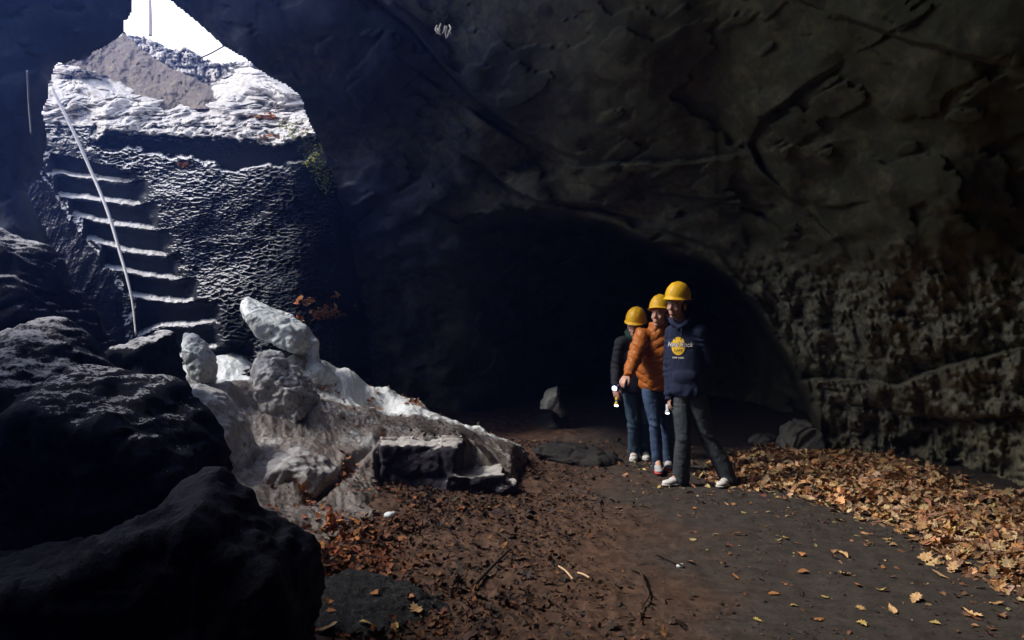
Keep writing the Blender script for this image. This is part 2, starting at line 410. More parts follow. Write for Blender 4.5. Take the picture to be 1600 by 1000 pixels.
def in_poly(x, y, poly):
    c = np.zeros(len(x), bool); n = len(poly)
    for i in range(n):
        x1, y1 = poly[i]; x2, y2 = poly[(i+1) % n]
        if y1 == y2: continue
        k = ((y1 > y) != (y2 > y)) & (x < (x2-x1)*(y-y1)/(y2-y1)+x1); c ^= k
    return c
def poly_dist(x, y, line):
    """signed distance to an open polyline (positive on its left side) in the same units"""
    best = np.full(len(x), 1e9); sg = np.ones(len(x))
    for (x1, y1), (x2, y2) in zip(line[:-1], line[1:]):
        dx, dy = x2-x1, y2-y1; L = dx*dx+dy*dy
        t = np.clip(((x-x1)*dx+(y-y1)*dy)/L, 0, 1); d = np.hypot(x-x1-t*dx, y-y1-t*dy)
        m = d < best; best = np.where(m, d, best); sg = np.where(m, np.sign(dx*(y-y1)-dy*(x-x1)), sg)
    return best*sg

MOUTH = [(212,-30),(206,18),(196,34),(197,52),(180,62),(150,78),(122,94),(95,100),(84,112),(76,135),(66,175),(74,205),(70,240),(64,280),(40,288),(55,330),(90,400),(130,470),(165,555),
         (250,575),(420,575),(490,555),(512,500),(520,400),(518,300),(508,245),(494,210),(482,185),(468,150),(448,132),(425,122),(402,106),(385,92),(352,74),(325,50),(300,28),(280,12),(262,-4),(255,-30)]
ARCH = [(760,330),(800,322),(850,326),(905,334),(960,352),(1015,376),(1060,396),(1110,412),(1150,436),(1185,480),(1215,530),(1245,580),(1268,630),(1280,680),(1284,720)]
CRACKS = [([(560,-20),(640,40),(690,100),(740,150),(800,198),(880,240),(960,262)], .020, 60), ([(1330,90),(1265,130),(1230,160),(1190,190),(1172,225),(1190,262),(1240,310)], -.010, 60),
 ([(700,230),(760,260),(800,300),(850,318),(930,322),(1010,350)], .018, 40), ([(880,262),(960,255),(1080,252),(1175,238)], -.012, 50), ([(1000,300),(1100,312),(1190,330),(1240,380)], .014, 50),
 ([(1300,20),(1400,60),(1500,85),(1640,120)], .012, 60), ([(1200,600),(1300,590),(1400,600),(1520,560),(1640,530)], -.022, 45), ([(720,160),(770,195),(830,232)], -.02, 30), ([(1380,640),(1500,660),(1640,640)], .018, 40)]
LIT = [(-3.9,6.3),(-2.5,5.7),(-1.5,5.1),(-.9,4.5),(-.3,3.5),(.2,3.1),(3.6,2.8),(3.9,4.2),(4.0,5.4),(3.95,6.4),(3.5,7.4),(3.0,8.2),(1.8,8.5),(.4,9.2),(.3,10.2),(-2,12),(-9,13),(-9,7.4)]  # ground to be sunlit; roof openings out of view are cut to suit

def build_shell():
    a_in = np.arctan(np.linspace(-.76, .76, 700)); step = a_in[1]-a_in[0]
    az = np.concatenate([np.linspace(a_in[-1]-2*math.pi, a_in[0], 110)[:-1], a_in])
    e_in = np.arctan(np.linspace(-.36, .52, 440))
    el = np.concatenate([np.linspace(-.9, e_in[0], 12)[:-1], e_in, np.linspace(e_in[-1], 1.55, 46)[1:]])
    A, E = np.meshgrid(az, el, indexing='ij'); A = A.ravel(); E = E.ravel()
    D = np.stack([np.sin(A)*np.cos(E), np.cos(A)*np.cos(E), np.sin(E)], 1)
    r = shell_r(D)
    px = 800+F_PX*D[:, 0]/np.maximum(D[:, 1], .05); py = HY-F_PX*D[:, 2]/np.maximum(D[:, 1], .05); front = D[:, 1] > .35
    # far alcove behind the arch edge
    wob = 6*fbm(np.stack([px*.02, py*.02, 0*px], 1), 3, seed=77)
    ad = np.where(front, poly_dist(px, py+wob, ARCH), 999)       # >0 : below/left of the line (inside the arch)
    inside = front & (px > 680) & (px < 1284)
    rec = sstep(0, 26-14*sstep(1000, 1150, px), ad)*sstep(690, 960, px)*np.where(inside, 1, 0)
    P = D*r[:, None]
    r = r*(1+.34*rec*sstep(1284, 1262, px+0*py))
    rim = np.exp(-((ad+6)/9.)**2)*inside*sstep(740, 860, px); r = r*(1-.012*rim)
    # big forms, slanting strata and fine relief
    big = fbm(P*.55, 4, seed=41); med = fbm(P*np.array([1.3, 1.3, 1.3]), 5, .52, seed=51)
    tilt = P@np.array([[.45, 0, .9], [0, 1, 0], [-.9, 0, .45]])
    strata = fbm(tilt*np.array([2.6, .7, .6]), 4, .5, seed=61, ridged=True)
    wallm = sstep(1110, 1190, px)*sstep(360, 470, py)*front*np.where(px < 1290, sstep(4, -22, ad), 1.)      # rough wall at the right
    cr, cr2 = worley(P*1.9+.4*med[:, None], 5)
    fine = fbm(P*9, 4, .6, seed=71)
    crag = fbm(P*3.4, 5, .6, seed=81, ridged=True)
    slab = np.floor((big+.35*strata)*3.2+.2*med)/3.2             # stepped break-off surfaces
    up = sstep(.1, .45, D[:, 2])
    disp = .17*big+.022*med+.035*(slab-big)*(1-wallm)+.006*strata*(1-wallm)+wallm*(.042*crag+.012*(cr2-cr)+.022*fine)+.0025*fine
    r = r*(1+.9*disp*(1-.6*up)*.8)
    for ln, am, wd_ in CRACKS:      # overlapping slabs and long joints in the roof
        L = np.array(ln, float); wv = 5*fbm(np.stack([px*.03, py*.03, 0*px+am*9], 1), 3, seed=79)
        sel = front & (px > L[:, 0].min()-160) & (px < L[:, 0].max()+160) & (py > L[:, 1].min()-160) & (py < L[:, 1].max()+160); ix = np.where(sel)[0]
        d_ = poly_dist(px[ix]+wv[ix], py[ix]+wv[ix], ln); e0 = np.hypot(px[ix]-L[0, 0], py[ix]-L[0, 1]); e1 = np.hypot(px[ix]-L[-1, 0], py[ix]-L[-1, 1])
        r[ix] *= 1+am*(sstep(-3.5, 3.5, d_)*2-1)*np.exp(-np.abs(d_)/wd_)*sstep(0, 60, e0)*sstep(0, 60, e1)+abs(am)*.8*np.exp(-(d_/2.5)**2)*sstep(0, 50, np.minimum(e0, e1))
    V = D*r[:, None]+np.array([0, 0, EYE])
    nu, nv = len(az), len(el)
    # openings
    c = V.reshape(nu, nv, 3); ctr = (c[:-1, :-1]+c[1:, :-1]+c[1:, 1:]+c[:-1, 1:])/4; ctr = ctr.reshape(-1, 3)
    dc = ctr-np.array([0, 0, EYE]); cx = 800+F_PX*dc[:, 0]/np.maximum(dc[:, 1], .05); cyy = HY-F_PX*dc[:, 2]/np.maximum(dc[:, 1], .05)
    fr = dc[:, 1] > .35*np.linalg.norm(dc, axis=1)
    wb = fbm(np.stack([cx*.045, cyy*.045, 0*cx], 1), 4, seed=91)*6
    hole = fr & in_poly(cx+wb, cyy+wb*.6, MOUTH)
    G = ctr-S*(ctr[:, 2]/S[2])[:, None]
    jag = .25*fbm(ctr*1.3, 4, seed=95)
    vis = fr & (cx > -35) & (cx < 1640) & (cyy > -28)
    gob = in_poly(G[:, 0]+jag, G[:, 1]+jag, LIT) & (~vis) & (dc[:, 2] > .3)
    # the mouth carries on above the frame, its unseen openings shaped to steer sunlight
    keep = ~(hole | gob)
    F = grid_faces(nu, nv)[keep]
    lit_tone = np.clip(wallm*(.75+.5*med), 0, 1)+.25*sstep(.1, .5, big+.3*strata)*front; lit_tone = np.clip(lit_tone, 0, 1)  # right wall's light painted pale, plus random pale patches
    blue = np.where(front, sstep(1050, 700, px+.4*py+60*big), sstep(.1, -.3, D[:, 0]))  # blue sky fill painted into the rock at left and back
    V, F, C = compact(V, F, np.stack([lit_tone, blue, lit_tone], 1))
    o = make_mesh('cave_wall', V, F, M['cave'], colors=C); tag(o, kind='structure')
    return o
build_shell()

# ------------------------------------------------------------------ carved staircase (sheet of real rock, steps split off as parts)
RIMS = [[(20,232),(78,239),(130,249),(150,254),(200,268),(240,274),(560,300)],
 [(20,262),(72,268),(140,280),(196,286),(222,280),(560,320)],
 [(20,296),(105,308),(168,316),(210,321),(241,315),(560,345)],
 [(20,320),(119,338),(175,351),(245,361),(262,358),(560,385)],
 [(20,350),(150,377),(200,394),(259,401),(276,396),(560,425)],
 [(20,390),(189,423),(224,431),(273,437),(294,434),(560,455)],
 [(20,430),(206,462),(238,469),(280,474),(315,470),(560,480)],
 [(20,600),(168,552),(217,525),(252,510),(297,510),(346,503),(560,500)],
 [(20,640),(200,580),(300,553),(340,542),(375,539),(402,528),(560,520)],
 [(20,690),(200,640),(300,600),(340,585),(375,580),(402,570),(560,560)]]
POCK = [(76,222),(82,236),(106,250),(128,272),(156,290),(192,312),(210,352),(216,352),(300,402)]   # x-range of the pocket under each rim
def stair_depth_base(px, py): return np.interp(py, [200, 240, 500, 600], [10.2, 9.9, 8.6, 8.15])
def build_stairs():
    xs = np.linspace(14, 580, 560); ys = np.linspace(196, 600, 620)
    PX, PY = np.meshgrid(xs, ys, indexing='ij'); PX = PX.ravel(); PY = PY.ravel()
    q = np.stack([PX*.02, PY*.02, 0*PX], 1)
    jx = 3.0*fbm(q*2.2, 3, seed=201); jy = 1.6*fbm(q*5, 3, seed=202)+1.0*fbm(q*14, 2, seed=209)
    X = PX+jx; Y_ = PY+jy
    R = np.stack([np.interp(X, [p[0] for p in r], [p[1] for p in r]) for r in RIMS], 1)
    base = stair_depth_base(X, PY)
    # dimpled flank right of the steps
    L = np.interp(PY, [196, 240, 280, 330, 400, 470, 520, 600], [150, 232, 240, 262, 288, 325, 360, 420])
    fl = sstep(-4, 26, X-L)
    P0 = np.stack([(PX-800)/F_PX*base, base, EYE-(PY-HY)/F_PX*base], 1)
    d1, d2 = worley(P0*np.array([9.5, 5, 17])+.9*np.stack([fbm(P0*4, 3, seed=207), 0*PX, fbm(P0*4, 3, seed=217)], 1), 3)
    e1, e2 = worley(P0*np.array([19, 9, 30]), 13)
    dim = sstep(0, .55, d2-d1)
    flank = base-.18-.30*sstep(230, 470, X-0*X)*sstep(0, 200, X-L)*.5+1.0*sstep(455, 575, X)
    am = (.25+1.3*sstep(-.3, .4, fbm(P0*1.5, 4, seed=219)))*(1-.75*sstep(380, 530, X+40*fbm(P0*1.5, 3, seed=220)))
    flank = flank-.075*am*(1-dim)-.028*(1-sstep(0, .5, e2-e1))+.26*fbm(P0*.9, 3, seed=203)+.08*fbm(P0*2.2, 3, seed=223)-.02*fbm(P0*12, 3, seed=208)
    # saw-tooth depth on the steps
    step = base.copy(); idx = np.full(len(PX), -1)
    for i in range(len(POCK)):
        top = R[:, i]; bot = R[:, i+1] if i+1 < R.shape[1] else R[:, i]+36
        yt = stair_depth_base(X, top)
        m = (Y_ >= top) & (Y_ < bot)
        t = np.clip((Y_-top)/(bot-top), 0, 1)
        lip = -.045*np.exp(-((Y_-top-3)/4.5)**2)*(1+.8*fbm(P0*9, 3, seed=243))                    # worn, slightly proud nose
        y = yt+.02*t+lip+.05*sstep(.0, .35, t)
        # tread above the next rim, sloping and worn
        nxt = stair_depth_base(X, bot)
        y = y+(nxt-.035-y)*sstep(8.5+2*fbm(q*3, 2, seed=231), 0., bot-Y_)
        step = np.where(m, y, step); idx = np.where(m, i, idx)
    lo = np.array([p[0] for p in POCK]); hi = np.array([p[1] for p in POCK]); ii = np.clip(idx, 0, len(POCK)-1)
    inpk = np.where(idx >= 0, sstep(0, 22, hi[ii]-X+5*fbm(q*4, 2, seed=230))*sstep(0, 12, X-lo[ii]), 0)
    # edge wall left of the steps
    le = np.interp(PY, [196, 240, 270, 310, 340, 380, 425, 465, 560, 600], [70, 76, 74, 102, 122, 152, 190, 205, 214, 230])
    dl = le-X
    lw = fbm(P0*np.array([6, 4, 2.5]), 5, .6, seed=205, ridged=True)
    crest = np.exp(-((X-le+2)/5.)**2)*sstep(235, 260, PY)*sstep(480, 430, PY)
    left = -.13*crest*(.6+.7*fbm(P0*7, 3, seed=240))+base-.12-.0095*np.clip(dl, 0, 60)-.0105*np.clip(dl-60, 0, 200)-.07*lw-.02*fbm(P0*9, 4, seed=206)
    Yd = np.where(X > (le+L)/2, flank, left)
    side = np.where(X > (le+L)/2, flank, left)
    Yd = side+(step-side)*inpk+.012*fbm(P0*10, 4, seed=204)*1.
    # undercut band above the flank
    bandb = np.interp(PX, [130, 160, 200, 250, 300, 350, 400, 450, 475, 500, 560], [225, 230, 232, 236, 246, 262, 262, 256, 246, 225, 215])+11*fbm(q*3, 4, seed=215)
    bd = sstep(5, 0, PY-bandb)*sstep(136, 160, PX)*sstep(505, 470, PX)
    Yd = Yd+(10.6-Yd)*bd*.9
    Yd = Yd+1.8*sstep(525, 580, PX)
    V = np.stack([(PX-800)/F_PX*Yd, Yd, EYE-(PY-HY)/F_PX*Yd], 1)
    nu, nv = len(xs), len(ys)
    root = empty('rock_staircase', (-4.3, 8.6, 1.2), 'steep flight of worn steps carved in dark rock below the daylight opening', 'stairs')
    F = grid_faces(nu, nv)
    pin = (inpk > .5); fi = idx[F].max(1); fin = pin[F].sum(1) >= 3
    ok = (PY[F].mean(1) < 590)
    rest = ~fin & ok
    lf = (X < le-13+6*fbm(q*6, 2, seed=241))[F].all(1)
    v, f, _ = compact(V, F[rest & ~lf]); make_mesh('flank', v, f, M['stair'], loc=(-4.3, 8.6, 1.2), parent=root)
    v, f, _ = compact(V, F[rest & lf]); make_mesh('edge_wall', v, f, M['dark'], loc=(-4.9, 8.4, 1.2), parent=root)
    for i in range(len(POCK)):
        k = fin & (fi == i) & ok
        if k.sum() < 30: continue
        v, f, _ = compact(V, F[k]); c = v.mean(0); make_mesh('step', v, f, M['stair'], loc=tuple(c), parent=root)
build_stairs()

# ------------------------------------------------------------------ daylight ledge, bank and boulders outside the mouth
def sheet(name, xs, ys, depth, mat, keep=None, colors=None, loc=None, parent=None):
    PX, PY = np.meshgrid(xs, ys, indexing='ij'); PX = PX.ravel(); PY = PY.ravel()
    Y = depth(PX, PY); V = np.stack([(PX-800)/F_PX*Y, Y, EYE-(PY-HY)/F_PX*Y], 1)
    F = grid_faces(len(xs), len(ys))
    if keep is not None:
        k = keep(PX, PY); F = F[k[F].all(1)]
    V, F, _ = compact(V, F)
    return make_mesh(name, V, F, mat, loc=loc if loc else tuple(V.mean(0)), parent=parent)

def ledge_depth(PX, PY):
    top = np.interp(PX, [60, 90, 150, 220, 260, 320, 360, 400, 440, 475, 520], [105, 108, 122, 150, 158, 160, 134, 122, 126, 135, 170])
    lip = np.interp(PX, [60, 150, 165, 250, 330, 400, 430, 470, 500, 540], [232, 222, 204, 210, 214, 220, 226, 215, 205, 215])
    q = np.stack([PX*.02, PY*.035, 0*PX], 1)
    lip = lip-2+7*fbm(q*6, 4, seed=301)
    t = (lip-PY)/(lip-top)
    Y = 9.75+1.8*np.clip(t, -1, 1.3)
    P = np.stack([PX/120., PY/60., 0*PX], 1)
    P = P+.35*np.stack([fbm(P*1.5, 3, seed=308), fbm(P*1.5+9, 3, seed=309), 0*PX], 1)
    Y = Y+.55*fbm(P*np.array([1.1, 1.8, 1])@rotz(.25), 5, .55, seed=302, ridged=True)+.14*fbm(P*np.array([5, 7, 1]), 4, .6, seed=303)
    w1, w2 = worley(P*np.array([2.6, 3.6, 1]), 9); Y = Y+.14*sstep(.12, 0, w2-w1)*sstep(-.1, .3, fbm(P*2, 3, seed=306))
    Y = np.where(PY > lip, Y+.9*sstep(0, 7, PY-lip), Y)
    return Y
def ledge_keep(PX, PY):
    top = np.interp(PX, [60, 76, 90, 150, 190, 220, 260, 320, 345, 360, 385, 400, 440, 475, 520], [215, 120, 96, 112, 130, 145, 152, 150, 118, 100, 100, 108, 122, 133, 180])
    lip = np.interp(PX, [60, 150, 165, 250, 330, 400, 430, 470, 500, 540], [232, 222, 204, 210, 214, 220, 226, 215, 205, 215])
    return (PY > top+4*fbm(np.stack([PX*.09, PX*0, PX*0], 1), 3, seed=305)) & (PY < lip+9+5*fbm(np.stack([PX*.11, PX*0+4, PX*0], 1), 3, seed=307))
ld = sheet('rock_ledge', np.linspace(58, 540, 420), np.linspace(92, 244, 260), ledge_depth, M['ledge'], ledge_keep)
tag(ld, 'broad craggy pale rock ledge in full daylight above the carved steps', 'rock ledge')

def bank_depth(PX, PY):
    q = np.stack([PX/60., PY/60., 0*PX], 1)
    return 13.2-(PY-60)*.016+.35*fbm(q*np.array([1.5, 1.5, 1]), 5, .6, seed=311)+.25*fbm(q*np.array([5, 5, 1])@rotz(.6), 4, .6, seed=312, ridged=True)*sstep(190, 90, PX)
def bank_keep(PX, PY):
    top = np.interp(PX, [80, 100, 130, 155, 175, 196, 205, 225, 250, 275, 300, 330, 345], [112, 96, 86, 70, 62, 50, 62, 78, 96, 110, 118, 138, 160])
    return PY > top+2.5*fbm(np.stack([PX*.15, PX*0, PX*0], 1), 3, seed=313)
bk = sheet('earth_bank', np.linspace(78, 350, 260), np.linspace(44, 170, 150), bank_depth, M['bank'], bank_keep)
tag(bk, 'smooth brown earth bank sloping down between the pale ledge and the bright sky', 'bank')
def slope_depth(PX, PY):
    q = np.stack([PX/50., PY/50., 0*PX], 1); w1, w2 = worley(q*np.array([2.4, 3.4, 1]), 14)
    return 15.0-(PY-60)*.012+.5*fbm(q*1.6, 5, .6, seed=321)+.5*fbm(q*4, 4, .6, seed=322, ridged=True)
def slope_keep(PX, PY):
    top = np.interp(PX, [188, 200, 215, 232, 250, 262, 280, 292, 305, 320, 335, 352, 372, 395, 430], [56, 54, 54, 60, 66, 73, 78, 72, 80, 92, 96, 99, 94, 96, 118])
    return PY > top+3*fbm(np.stack([PX*.2, PX*0, PX*0], 1), 3, seed=323)
sl = sheet('rock_slope', np.linspace(186, 470, 280), np.linspace(48, 180, 150), slope_depth, M['ledge'], slope_keep)
tag(sl, 'sunlit white broken rock slope on the skyline beyond the brown bank', 'rock slope')

# ------------------------------------------------------------------ snow and ice
def rbf_field(ctrl, p=3.0, eps=.0008):
    c = np.array(ctrl, float)
    def f(x, y):
        out = np.empty(len(x))
        for i in range(0, len(x), 30000):
            d2 = (x[i:i+30000, None]-c[:, 0])**2+(y[i:i+30000, None]-c[:, 1])**2
            w = 1/(d2**(p/2)+eps); out[i:i+30000] = (w@c[:, 2])/w.sum(1)
        return out
    return f
def C3(px, py, y, dz=0): a = W(px, py, y); return (a[0], a[1], a[2]+dz)
SNOW = [C3(820,704,8.6),C3(780,690,8.55),C3(740,671,8.5),C3(690,652,8.45),C3(640,628,8.4),C3(590,604,8.35),C3(540,582,8.3),C3(500,566,8.25),C3(470,556,8.25),
 C3(600,640,7.9),C3(560,640,7.6),C3(620,655,7.7),C3(500,632,7.4),C3(450,648,7.2),C3(400,650,7.0),C3(350,600,7.0),C3(320,596,6.9),C3(390,600,7.5),C3(430,600,7.8),
 C3(380,700,6.3),C3(430,690,6.5),C3(480,690,6.5),C3(520,700,6.6),C3(560,700,6.7),C3(640,670,7.2),C3(700,672,7.3),C3(600,668,7.1),
 C3(600,690,6.75),C3(660,684,6.72),C3(715,682,6.72),C3(735,690,7.0),C3(760,705,7.2),C3(790,722,7.1),C3(800,735,6.9),
 C3(450,760,5.75),C3(430,735,6.0),C3(500,775,5.8),C3(545,755,6.0),C3(570,775,5.95),C3(480,800,5.5),C3(500,850,5.12),C3(540,810,5.6),C3(600,800,5.85),
 (-.9,6.3,.02),(-.6,6.25,.0),(-.3,6.3,0),(.05,6.5,0),(.3,7,0),(.4,8,0),(.5,8.8,0),(-.6,9.3,.0),(-1.5,9.3,.3),(-2.5,9.2,.8),(-1.0,5.2,0),(-1.4,4.6,0),(-2,4.6,.2),
 (-2.4,5.2,.5),(-3,6,.8),(-3.6,7,1.0),(-3.2,8.3,1.1),(-.7,5.6,0),(.6,6.2,0)]
snow_f = rbf_field(SNOW)
def snow_edge(x, y):
    """>0 inside the snow bank footprint"""
    poly = [(-4.4,5.6),(-2.6,4.7),(-1.75,4.55),(-1.33,4.75),(-1.05,5.4),(-.75,5.75),(-1.0,6.15),(-1.12,6.55),(-.62,6.62),(-.45,6.62),(-.35,6.72),(-.10,6.62),(.06,6.9),(.10,7.3),(.2,8.0),(.22,8.65),(-.4,8.75),(-1.4,8.65),(-2.1,8.55),(-2.9,8.9),(-4.4,8.8)]
    ins = in_poly(x, y, poly); d = np.full(len(x), 9.)
    for i in range(len(poly)):
        (x1, y1), (x2, y2) = poly[i], poly[(i+1) % len(poly)]; dx, dy = x2-x1, y2-y1
        t = np.clip(((x-x1)*dx+(y-y1)*dy)/(dx*dx+dy*dy), 0, 1); d = np.minimum(d, np.hypot(x-x1-t*dx, y-y1-t*dy))
    return np.where(ins, d, -d)
def snow_h(x, y):
    P = np.stack([x, y, 0*x], 1); e = snow_edge(x, y)+.05*fbm(P*3, 4, seed=401)
    h = snow_f(x, y)
    gully = fbm(np.stack([x*2.2+y*.9, y*1.1-x*.5, 0*x], 1), 5, .55, seed=402, ridged=True)
    h = h+.06*gully+.03*fbm(P*7, 5, .6, seed=403)+.012*fbm(P*22, 4, .6, seed=404)
    # melt bowl in clean ice near the ridge
    bx, by = W(592, 632, 8.0)[:2]; h = h-.13*np.exp(-(((x-bx)/.27)**2+((y-by)/.20)**2)**2)
    # melt channel beside the slab
    gx = -1.45+.25*(y-6); h = h-.09*np.exp(-((x-gx)/.05)**2)*sstep(5.4, 5.8, y)*sstep(7.2, 6.7, y)
    return ground_h(x, y)*0+np.where(e > 0, -.04+(h+.04)*sstep(0, .11, e), -.25), e
def build_snow():
    X, Y = np.meshgrid(np.linspace(-4.4, .4, 540), np.linspace(4.4, 9.3, 520), indexing='ij'); X = X.ravel(); Y = Y.ravel()
    h, e = snow_h(X, Y); F = grid_faces(540, 520); F = F[(e[F] > -.06).any(1)]
    P = np.stack([X, Y, 0*X], 1)
    dirt = .66+.34*fbm(P*1.3, 4, seed=411)+.22*fbm(P*6, 4, seed=412)-.95*sstep(7.55, 8.05, Y+.15*fbm(P*2, 3, seed=413))+.25*sstep(6.4, 5.4, Y)*sstep(.5, .1, h)
    bx, by = W(592, 632, 8.0)[:2]; dirt = dirt-.6*np.exp(-(((X-bx)/.33)**2+((Y-by)/.26)**2)**2); dirt = np.clip(dirt, 0, 1)
    V, F, C = compact(np.stack([X, Y, h], 1), F, np.stack([dirt]*3, 1))
    o = make_mesh('snow_bank', V, F, M['snow_bank'], colors=C, loc=(-1.8, 6.8, 0))
    tag(o, 'long bank of dirty grey old snow and ice spilling onto the cave floor', 'snow bank')
build_snow()

def blob(name, prims, voxel, mat, label=None, cat=None, group=None, smooth=4, n=((1.5, .05), (6, .02)), seed=0, ridged=False, aniso=(1, 1, 1), facet=0., parent=None, kind=None, loc=None, wsc=3.):
    V, F, N = remesh(prims, voxel, smooth)
    A = V*np.asarray(aniso, float); d = 0
    for i, (s, a) in enumerate(n): d = d+a*fbm(A*s, 4, .55, seed=seed+i*7, ridged=ridged)
    if facet:
        w1, w2 = worley(A*wsc, seed+3); d = d-facet*sstep(.18, 0, w2-w1)
    V = V+N*np.asarray(d)[:, None]
    base = loc if loc is not None else (V[:, 0].mean(), V[:, 1].mean(), V[:, 2].min())
    o = make_mesh(name, V, F, mat, loc=tuple(base), parent=parent)
    return tag(o, label, cat, group, kind)

def E(px, py, y, rx, ry, rz, rot=0., tilt=0.):
    """ellipsoid at photo position, radii rx, rz in photo pixels, ry in metres; rot turns it in the picture plane"""
    k = y/F_PX; R = roty(math.radians(rot))@rotx(math.radians(tilt)); return ell(W(px, py, y), (rx*k, ry, rz*k), R)
def CH(pts, rad):
    return chain([W(*p) for p in pts], [r*p[2]/F_PX for r, p in zip(rad, pts)])

def R2(deg): return roty(math.radians(deg))
def SL(px, py, y, hx, hy, hz, deg): k = y/F_PX; return box_prim(W(px, py, y), (hx*k, hy, hz*k), R2(deg))
def LF(rings, y, n=28):
    """loft through (px, py, radius px, radius m, dy) sections"""
    return loft([(np.array(W(px, py, y+dy)), r*y/F_PX, ry, 0) for px, py, r, ry, dy in rings], n)
def PR(poly, y, depth, sc=.8, c=None):
    """solid whose back outline is poly at depth y, tapering towards a smaller front face"""
    c = np.array(c if c is not None else np.mean(poly, 0), float); P = np.array(poly, float); n = len(P)
    if poly_area(P) < 0: P = P[::-1]
    rows = []
    for t, k in ((0, .93), (.15, 1.), (.5, 1-(1-sc)*.35), (.85, 1-(1-sc)*.8), (1, sc)):
        q = c+(P-c)*k; yy = y-depth*t; rows.append(np.array([W(a, b, y) for a, b in q])+np.array([0, -depth*t, 0]))
    V = np.vstack(rows+[rows[0].mean(0)[None], rows[-1].mean(0)[None]]); F = []
    for r in range(4):
        for i in range(n):
            j = (i+1) % n; F += [[r*n+i, r*n+j, (r+1)*n+j], [r*n+i, (r+1)*n+j, (r+1)*n+i]]
    for i in range(n):
        j = (i+1) % n; F += [[j, i, 5*n], [4*n+i, 4*n+j, 5*n+1]]
    return V, np.array(F)
def poly_area(P): x, y = P[:, 0], P[:, 1]; return .5*np.sum(x*np.roll(y, -1)-np.roll(x, -1)*y)
blob('ice_slab', [PR([(378,470),(388,462),(400,466),(430,479),(460,492),(486,510),(499,530),(496,545),(485,556),(470,548),(452,541),(440,534),(422,531),(405,520),(393,500),(380,486)], 8.12, .42, .62, (444,532))]+CH([(487,540,8.0),(484,566,8.0),(492,588,7.95),(512,600,8.0)], [13,13,22,18]),
     .015, M['ice_clean'], 'smooth white ice slab on a narrow neck, highest piece of the ice', 'ice', n=((2.2, .03), (9, .018), (26, .010), (60, .004)), seed=501, facet=.012, smooth=6)
blob('ice_fin', [PR([(289,516),(305,519),(325,534),(337,552),(341,575),(338,602),(322,604),(310,590),(301,565),(293,540)], 7.0, .26, .6, (322,585))],
     .013, M['ice_clean'], 'upright curved fin of pale ice leaning beside the dark boulders', 'ice', n=((3, .03), (11, .018), (30, .008), (60, .004)), seed=511, smooth=4, facet=.01, wsc=7)
blob('ice_boulder', [PR([(407,560),(411,547),(425,544),(441,547),(453,560),(470,575),(488,590),(500,615),(507,640),(495,660),(440,660),(424,634),(410,612),(405,585)], 7.45, .55, .66, (462,632))],
     .016, M['ice_dirty'], 'rounded lump of grubby ice with a brown face, midway up the snow bank', 'ice', n=((2.5, .05), (8, .035), (26, .016), (60, .005)), seed=521, smooth=4, facet=.02, wsc=6)
blob('ice_chunk', [E(462,566,7.9,16,.14,15), E(474,572,7.95,12,.12,14)], .014, M['ice_dirty'], 'small grey ice chunk tucked between the ice slab and the grubby lump', 'ice', n=((4, .03), (14, .01)), seed=531)
blob('ice_chunk', [E(404,572,7.5,8,.07,13), E(400,582,7.5,7,.07,12)], .012, M['ice_dirty'], 'tiny pale ice knob at the left side of the grubby ice lump', 'ice', n=((4, .02), (14, .01)), seed=533)
blob('snow_hump', [PR([(425,725),(436,704),(470,696),(505,706),(532,730),(528,756),(505,774),(478,772),(446,750)], 6.2, .5, .7, (490,752))], .018, M['snow'],
     'bulging hump of dirty snow with a dark melted face, low in front of the bank', 'snow', n=((2.5, .06), (8, .04), (24, .02), (50, .006)), seed=541, smooth=6)
blob('ice_apron', [PR([(298,604),(318,596),(350,610),(388,655),(410,702),(424,745),(470,790),(478,812),(450,812),(400,775),(372,730),(352,682),(325,645),(299,620)], 6.35, .55, .8, (380,700))], .016, M['ice_dirty'],
     'sloping grey rib of melting ice running down beside the dark foreground boulders', 'ice', n=((2.5, .04), (9, .022), (26, .010)), seed=551, smooth=5, facet=.01)
# hollow-fronted block at the foot of the bank
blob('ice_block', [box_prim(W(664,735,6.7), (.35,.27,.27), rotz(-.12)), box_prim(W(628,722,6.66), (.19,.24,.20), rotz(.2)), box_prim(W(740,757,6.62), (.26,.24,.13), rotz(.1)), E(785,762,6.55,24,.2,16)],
     .018, M['blk'] if 'blk' in M else M['dark'], 'big dark block of dirty ice with shade painted on its front, foot of the snow bank', 'ice block', n=((2.2, .05), (7, .025), (22, .012)), seed=561, facet=.02)

# ------------------------------------------------------------------ dark boulders, near left
def rockset(name, prims, vox, label, seed, mat='dark', n=((1.2, .12), (4.5, .035), (16, .010)), facet=.01, **k):
    return blob(name, prims, vox, M[mat], label, 'boulder', 'dark foreground boulders' if mat.startswith('dark') and name == 'boulder' else None, n=n, seed=seed, facet=facet, smooth=3, aniso=(1, 1, 1.3), ridged=True, **k)
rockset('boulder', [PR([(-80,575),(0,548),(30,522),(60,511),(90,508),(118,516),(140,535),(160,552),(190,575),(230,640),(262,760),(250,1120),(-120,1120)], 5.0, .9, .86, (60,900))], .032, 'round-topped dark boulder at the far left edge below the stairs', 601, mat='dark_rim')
rockset('boulder', [PR([(150,590),(165,566),(190,545),(217,527),(252,513),(285,514),(290,530),(296,590),(298,640),(290,800),(150,800)], 6.1, .6, .86, (230,700))], .028, 'dark boulder with daylight painted on its hump, right below the lowest carved steps', 611, mat='dark_rim')
rockset('boulder', [PR([(105,615),(130,595),(165,585),(200,594),(240,604),(285,606),(300,624),(330,642),(352,670),(366,700),(360,735),(342,765),(330,900),(310,1120),(60,1120),(80,700)], 4.6, .8, .88, (220,900))], .028, 'broad dark boulder touching the grey ice wall', 621)
